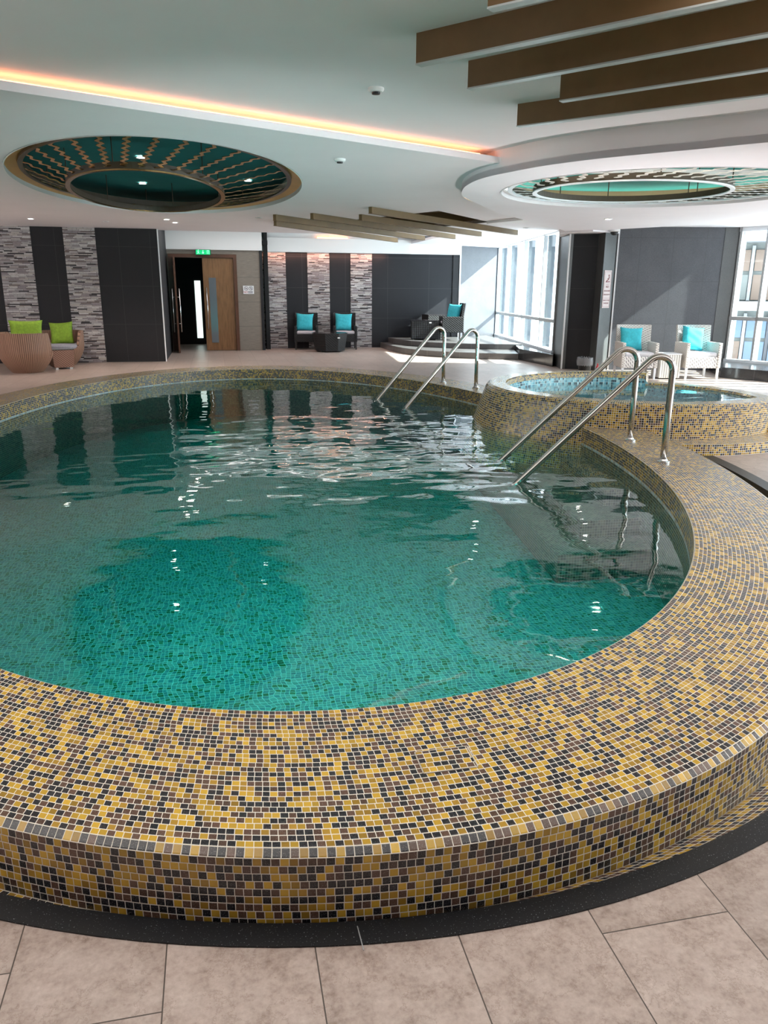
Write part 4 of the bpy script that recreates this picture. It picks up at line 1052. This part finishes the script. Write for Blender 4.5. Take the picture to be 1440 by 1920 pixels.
for (x, y, z, lab) in ((1.307*kz, 6.46*kz, UZ, 'round smoke detector on the upper ceiling'), (1.24, 7.85, CZ, 'small smoke detector on the lower ceiling near the orange cove')):
    t = thing('smoke_detector', lab, 'smoke detector', (x, y, z))
    MB().lathe([(0.055, 0), (0.055, -0.012), (0.045, -0.025), (0.0, -0.028)], n=24).build('detector_body', M['white_plastic'], t, auto=True)
    MB().lathe([(0.03, -0.026), (0.028, -0.038), (0.0, -0.04)], n=20).build('sensor', M['black_plastic'], t, auto=True)
t = thing('dome_camera', 'white dome security camera on the ceiling beside the dark pillar', 'camera', (7.38, 14.0, CZ-0.06))
MB().lathe([(0.10, 0), (0.10, -0.05), (0.085, -0.06), (0, -0.06)], n=24).build('camera_housing', M['white_plastic'], t, auto=True)
MB().lathe([(0.07, -0.06), (0.065, -0.09), (0.04, -0.115), (0, -0.125)], n=24).build('camera_dome', M['black_plastic'], t, smooth=True, auto=True)

# ------------------------------------------------------------------ soft furnishings
def pillow_mesh(w_, h_, d_, n=14, seed=1):
    rnd = random.Random(seed); m = MB(); grid = {}
    for side in (1, -1):
        for i in range(n+1):
            for j in range(n+1):
                u = i/n*2-1; v = j/n*2-1
                pin = 1 - 0.10*(1-abs(u)**2)*(abs(v)**4) ; pin2 = 1 - 0.10*(1-abs(v)**2)*(abs(u)**4)
                x = u*w_/2*pin2; z = v*h_/2*pin
                th = d_/2*max(0.0, (1-u**4)*(1-v**4))**0.55
                th += 0.006*sin(5*u+3*v*seed)*(1-u*u)*(1-v*v)
                edge_ = i in (0, n) or j in (0, n)
                if side == -1 and edge_: grid[(side, i, j)] = grid[(1, i, j)]
                else: grid[(side, i, j)] = m.vert((x, -side*th, z))
        for i in range(n):
            for j in range(n):
                q = [grid[(side, i, j)], grid[(side, i+1, j)], grid[(side, i+1, j+1)], grid[(side, i, j+1)]]
                m.face(q if side == 1 else q[::-1])
    return m
def pillow(loc, rz, tilt, roll, label, mat, w_=0.45, h_=0.45, d_=0.15, seed=1, group=None):
    o = pillow_mesh(w_, h_, d_, seed=seed).build('throw_pillow', mat, smooth=True)
    o.location = loc; o.rotation_euler = (tilt, roll, rz); tag(o, label, 'pillow', group); return o
def rbox(c, d, w_=0.02, rz=0.0, taper=1.0):
    return MB().box(c, d, rz, taper)

def armchair(name, label, loc, rz, wk, front, cush, legm, W=0.60, D=0.62, H=0.90, seat=0.40, arm=0.64):
    """wicker armchair facing -Y"""
    t = thing(name, label, 'armchair', loc, rz)
    hw, hd = W/2, D/2
    # seat box with lattice front
    bevel(MB().box((0, -0.02, 0.30), (W-0.10, D-0.10, 0.20)).build('seat_box', front, t), 0.01)
    # back: slightly reclined, curved shell
    m = MB(); n = 10; rows = []
    for j in range(7):
        z = 0.20 + (H-0.20)*j/6; lean = 0.10*(j/6)
        row = []
        for i in range(n+1):
            u = i/n*2-1; x = u*(hw-0.01)*(1.0-0.04*(1-j/6)); y = hd - 0.06 + lean - 0.05*abs(u)**3
            row.append((x, y, z))
        rows.append(row)
    for side, off in ((0, 0.0), (1, -0.055)):
        for j in range(6):
            for i in range(n):
                q = [rows[j][i], rows[j][i+1], rows[j+1][i+1], rows[j+1][i]]; q = [(x, y+off, z) for x, y, z in q]
                m.poly(q if side else q[::-1])
    for i in range(n):
        a, b = rows[6][i], rows[6][i+1]; m.poly([a, b, (b[0], b[1]-0.055, b[2]), (a[0], a[1]-0.055, a[2])])
    for j in range(6):
        for i in (0, n):
            a, b = rows[j][i], rows[j+1][i]; m.poly([a, b, (b[0], b[1]-0.055, b[2]), (a[0], a[1]-0.055, a[2])])
    m.build('backrest', wk, t, auto=True)
    for s in (-1, 1):
        bevel(MB().box((s*(hw-0.03), -0.01, (arm+0.20)/2), (0.06, D-0.06, arm-0.20)).build('armrest', wk, t), 0.012)
    bevel(MB().box((0, -0.03, seat+0.035), (W-0.13, D-0.14, 0.08)).build('seat_cushion', cush, t), 0.03, 3)
    for sx in (-1, 1):
        for sy in (-1, 1):
            MB().box((sx*(hw-0.035), sy*(hd-0.045), 0.11), (0.04, 0.04, 0.22), taper=0.8).build('leg', legm, t)
    return t
# white wicker chairs in the sun by the right window
WH = dict(wk=M['wicker_white'], front=M['lattice'], cush=M['cushion_white'], legm=M['frame_white'])
CH1 = armchair('wicker_armchair', 'white wicker armchair beside the dark pillar, partly behind the near handrails', (7.40, 12.86, 0), radians(-14), H=0.93, arm=0.64, **WH, W=0.64)
CH2 = dup(CH1, (8.52, 12.68, 0), radians(-10), 'white wicker armchair nearest the right window')
pillow((7.36, 13.0, 0.685), radians(-10), radians(-14), 0.03, 'turquoise pillow half in sun on the white armchair by the pillar', M['teal_cloth'], w_=0.42, h_=0.42, seed=2)
pillow((8.50, 12.84, 0.69), radians(-6), radians(-14), radians(6), 'turquoise pillow on the white armchair nearest the right window', M['teal_cloth'], w_=0.42, h_=0.44, seed=3)
t = thing('side_table', 'white ribbed wicker cube table between the two white armchairs', 'side table', (7.955, 12.74, 0), radians(-10))
bevel(MB().box((0, 0, 0.225), (0.38, 0.40, 0.41)).build('table_body', M['ribbed'], t), 0.012)
bevel(MB().box((0, 0, 0.44), (0.39, 0.41, 0.02)).build('table_top', M['frame_white'], t), 0.006)
# black wicker chairs against the striped wall
BK = dict(wk=M['wicker_black'], front=M['wicker_black'], cush=M['cushion_pale'], legm=M['dark_feet'])
CB1 = armchair('wicker_armchair', 'black wicker armchair with turquoise pillow nearest the door', (2.34, 20.72, 0), radians(-8), H=0.93, arm=0.60, **BK, W=0.62)
CB2 = dup(CB1, (3.36, 20.68, 0), radians(-6), 'black wicker armchair against the striped wall, right of the octagonal table')
pillow((2.31, 20.83, 0.69), radians(-5), radians(-14), 0.05, 'turquoise pillow on the black armchair nearest the door', M['teal_cloth'], w_=0.46, h_=0.46, seed=4)
pillow((3.34, 20.79, 0.69), radians(-5), radians(-14), 0.04, 'turquoise pillow on the black armchair right of the octagonal table', M['teal_cloth'], w_=0.46, h_=0.46, seed=5)
t = thing('coffee_table', 'black octagonal wicker coffee table before the two black armchairs', 'coffee table', (2.83, 19.85, 0))
MB().lathe([(0.39, 0.03), (0.46, 0.455), (0.0, 0.455)], n=8, a0=pi/8, a1=2*pi+pi/8).build('table_body', M['wicker_black'], t, auto=True)
MB().lathe([(0.47, 0.456), (0.47, 0.47), (0.0, 0.47)], n=8, a0=pi/8, a1=2*pi+pi/8).build('table_top', M['table_glass'], t, auto=True)
for i in range(4):
    a = pi/4+pi/2*i; MB().lathe([(0.02, 0), (0.02, 0.03)], c=(0.33*cos(a), 0.33*sin(a)), n=8).build('foot', M['dark_feet'], t, auto=True)
MB().box((0.17, -0.425, 0.36), (0.06, 0.008, 0.03)).build('tag', M['white_plastic'], [c for c in kids(t) if c.name.startswith('table_body')][0])
# alcove furniture on the platform
PZ = 0.27
t = thing('storage_ottoman', 'black quilted wicker box on the platform in the dark alcove', 'ottoman', (5.38, 20.05, PZ), radians(-12))
bevel(MB().box((0, 0, 0.255), (0.72, 0.55, 0.47)).build('box_body', M['quilt'], t), 0.012)
MB().box((0, 0, 0.495), (0.73, 0.56, 0.012)).build('box_top', M['table_glass'], t)
for sx in (-1, 1):
    for sy in (-1, 1): MB().box((sx*0.30, sy*0.22, 0.01), (0.05, 0.05, 0.02)).build('foot', M['chrome'], t)
MB().box((0.13, -0.282, 0.44), (0.06, 0.006, 0.03)).build('tag', M['white_plastic'], [c for c in kids(t) if c.name.startswith('box_body')][0])
t = thing('wicker_cube', 'taller black wicker cube behind the quilted box in the alcove', 'side table', (5.80, 20.72, PZ), radians(5))
bevel(MB().box((0, 0, 0.31), (0.50, 0.50, 0.60)).build('cube_body', M['wicker_black'], t), 0.012)
MB().box((0, 0, 0.616), (0.51, 0.51, 0.012)).build('cube_top', M['table_glass'], t)
CA2 = dup(CB1, (6.02, 19.75, PZ), radians(-98), 'black wicker armchair turned sideways at the right end of the platform')
pillow((6.10, 19.82, PZ+0.70), radians(-60), radians(-12), 0.02, 'turquoise pillow on the sideways black armchair in the alcove', M['teal_cloth'], w_=0.44, h_=0.42, seed=6)

# tub chairs at the left
def tub_chair(label, loc, rz, mat, H=0.70, R_=0.47):
    """round rattan tub chair opening towards -Y"""
    t = thing('rattan_tub_chair', label, 'armchair', loc, rz)
    m = MB(); n = 56
    def top(a):   # a = 0 is the back (+Y)
        k_ = abs(((a+pi) % (2*pi))-pi); s = max(0.0, min(1.0, (k_-1.75)/0.35)); s = s*s*(3-2*s); return H*(1-s) + 0.34*s
    def rad(z): q = min(1.0, z/0.40); return R_*(0.56 + 0.44*(1-(1-q)**1.7)) + 0.02*max(0.0, z-0.4)
    K = 10; out = []; inn = []
    for i in range(n):
        a = 2*pi*i/n; tp = top(a); o_, i_ = [], []
        for k_ in range(K+1):
            z = tp*k_/K; r = rad(z); o_.append(m.vert((r*sin(a), r*cos(a), z)))
            zi = 0.30 + (tp-0.30)*k_/K; ri = rad(zi)-0.055; i_.append(m.vert((ri*sin(a), ri*cos(a), zi)))
        out.append(o_); inn.append(i_)
    for i in range(n):
        j = (i+1) % n
        for k_ in range(K):
            m.face((out[i][k_], out[j][k_], out[j][k_+1], out[i][k_+1])); m.face((inn[i][k_], inn[i][k_+1], inn[j][k_+1], inn[j][k_]))
        m.face((out[i][K], out[j][K], inn[j][K], inn[i][K]))
    m.face([o_[0] for o_ in out]); m.face([i_[0] for i_ in inn])
    m.build('shell', mat, t, smooth=False, auto=True)
    MB().lathe([(0.0, 0.31), (0.34, 0.31), (0.40, 0.335), (0.415, 0.37), (0.40, 0.41), (0.34, 0.43), (0.0, 0.435)], n=40).build('seat_cushion', M['cushion_grey'], t, smooth=True, auto=True)
    return t
tub_chair('brown rattan tub chair seen from behind, nearest the pool at the left', (-3.47, 15.60, 0), radians(148), M['wicker_brown'], H=0.72, R_=0.48)
tub_chair('brown rattan tub chair facing the room against the striped left wall', (-3.09, 17.02, 0), radians(-8), M['wicker_brown'], H=0.68, R_=0.44)
tub_chair('tan rattan tub chair cut off by the left edge of the picture', (-4.55, 16.35, 0), radians(-60), M['wicker_tan'], H=0.86, R_=0.46)
pillow((-3.50, 15.98, 0.72), radians(5), radians(-10), 0.0, 'lime green pillow in the tub chair seen from behind', M['green'], w_=0.60, h_=0.42, d_=0.16, seed=7)
pillow((-3.06, 17.02, 0.63), radians(0), radians(-14), radians(-3), 'lime green pillow propped in the tub chair facing the room', M['green'], w_=0.46, h_=0.46, seed=8)
t = thing('rattan_coffee_table', 'low brown rattan box table between the tub chairs', 'coffee table', (-2.97, 16.22, 0), radians(20))
m = MB(); m.box((0, 0, 0.20), (0.42, 0.50, 0.33), taper=0.84); m.build('table_body', M['wicker_box'], t)
MB().box((0, 0, 0.372), (0.41, 0.49, 0.012)).build('table_top', M['table_glass'], t)
for sx in (-1, 1):
    for sy in (-1, 1): MB().box((sx*0.13, sy*0.17, 0.0175), (0.05, 0.05, 0.035)).build('foot', M['chrome'], t)

# litter bin by the recess
t = thing('litter_bin', 'small black litter bin with a clear liner at the dark recess', 'bin', (6.98, 13.98, 0))
MB().lathe([(0.11, 0.0), (0.145, 0.27), (0.138, 0.27), (0.105, 0.01), (0, 0.01)], n=24).build('bin_body', M['black_plastic'], t, auto=True)
m = MB(); n = 40; rg = []
for q, (r, z) in enumerate(((0.147, 0.13), (0.155, 0.20), (0.153, 0.275), (0.14, 0.28), (0.13, 0.20))):
    rg.append([m.vert(((r+0.006*sin(7*i+q*2))*cos(2*pi*i/n), (r+0.006*sin(7*i+q*2))*sin(2*pi*i/n), z+0.015*sin(3*i+q))) for i in range(n)])
for A_, B_ in zip(rg[:-1], rg[1:]):
    for i in range(n): j = (i+1) % n; m.face((A_[i], A_[j], B_[j], B_[i]))
m.build('liner', M['liner'], t, smooth=True)
t = MB().lathe([(0.028, 0), (0.03, 0.10), (0.012, 0.14), (0.012, 0.17), (0, 0.17)], n=16).build('red_bottle', M['red_plastic'], auto=True)
t.location = (7.20, 13.88, 0); tag(t, 'small red object on the floor right of the litter bin', 'bottle')

# ------------------------------------------------------------------ apartment block outside the right window
ap = thing('apartment_block', 'pale apartment block with tan panels seen through the right window', 'building', (26.2, 32.6, -9.0))
rza = -0.62; ap.rotation_euler = (0, 0, rza); ap.matrix_basis = Matrix.Translation((26.2, 32.6, -9.0)) @ Matrix.Rotation(rza, 4, 'Z')
MB().box((0, 3.0, 10.5), (12, 5, 21)).build('building_core', M['apt_grey'], ap)
for f in range(7):
    z = f*3.1 + 0.6
    MB().box((0, 0.0, z), (12, 1.4, 0.42)).build('floor_slab', M['apt_white'], ap)
    for i in range(-5, 6):
        x = i*1.07
        kind_ = (i*3+f*5) % 7
        mm = M['apt_glass'] if kind_ in (0, 3) else M['apt_brown'] if kind_ in (1, 4, 5) else M['apt_grey']
        MB().box((x, 0.40, z+0.85), (0.86, 0.06, 1.15)).build('wall_panel', mm, ap)
        MB().box((x, 0.40, z+2.08), (0.86, 0.06, 0.95)).build('window_pane', M['apt_brown'] if kind_ in (2, 5) else M['apt_glass'], ap)
        MB().box((x+0.53, 0.38, z+1.5), (0.14, 0.14, 2.5)).build('mullion', M['apt_dark'] if i % 2 else M['apt_white'], ap)

# ------------------------------------------------------------------ groups of repeats
for o in [q for q in COL.objects if q.parent is None and 'label' in q]:
    n_ = o.name.split('.')[0]; l_ = o['label']
    g = {'pool_handrail': 'steel handrails on the pool rim', 'downlight': 'ceiling downlights', 'smoke_detector': 'smoke detectors', 'ceiling_medallion': 'sunburst ceiling medallions',
         'rattan_tub_chair': 'rattan tub chairs at the left wall', 'cove_light': 'orange cove tube lights'}.get(n_)
    if n_ == 'ceiling_beam': g = 'bronze far ceiling beams' if 'far ceiling' in l_ or 'bronze far' in l_ else 'dark near ceiling beams'
    if n_ == 'wicker_armchair': g = 'white wicker armchairs' if l_.startswith('white') else 'black wicker armchairs'
    if n_ == 'throw_pillow': g = 'lime green pillows' if l_.startswith('lime') else 'turquoise pillows'
    if g: o['group'] = g
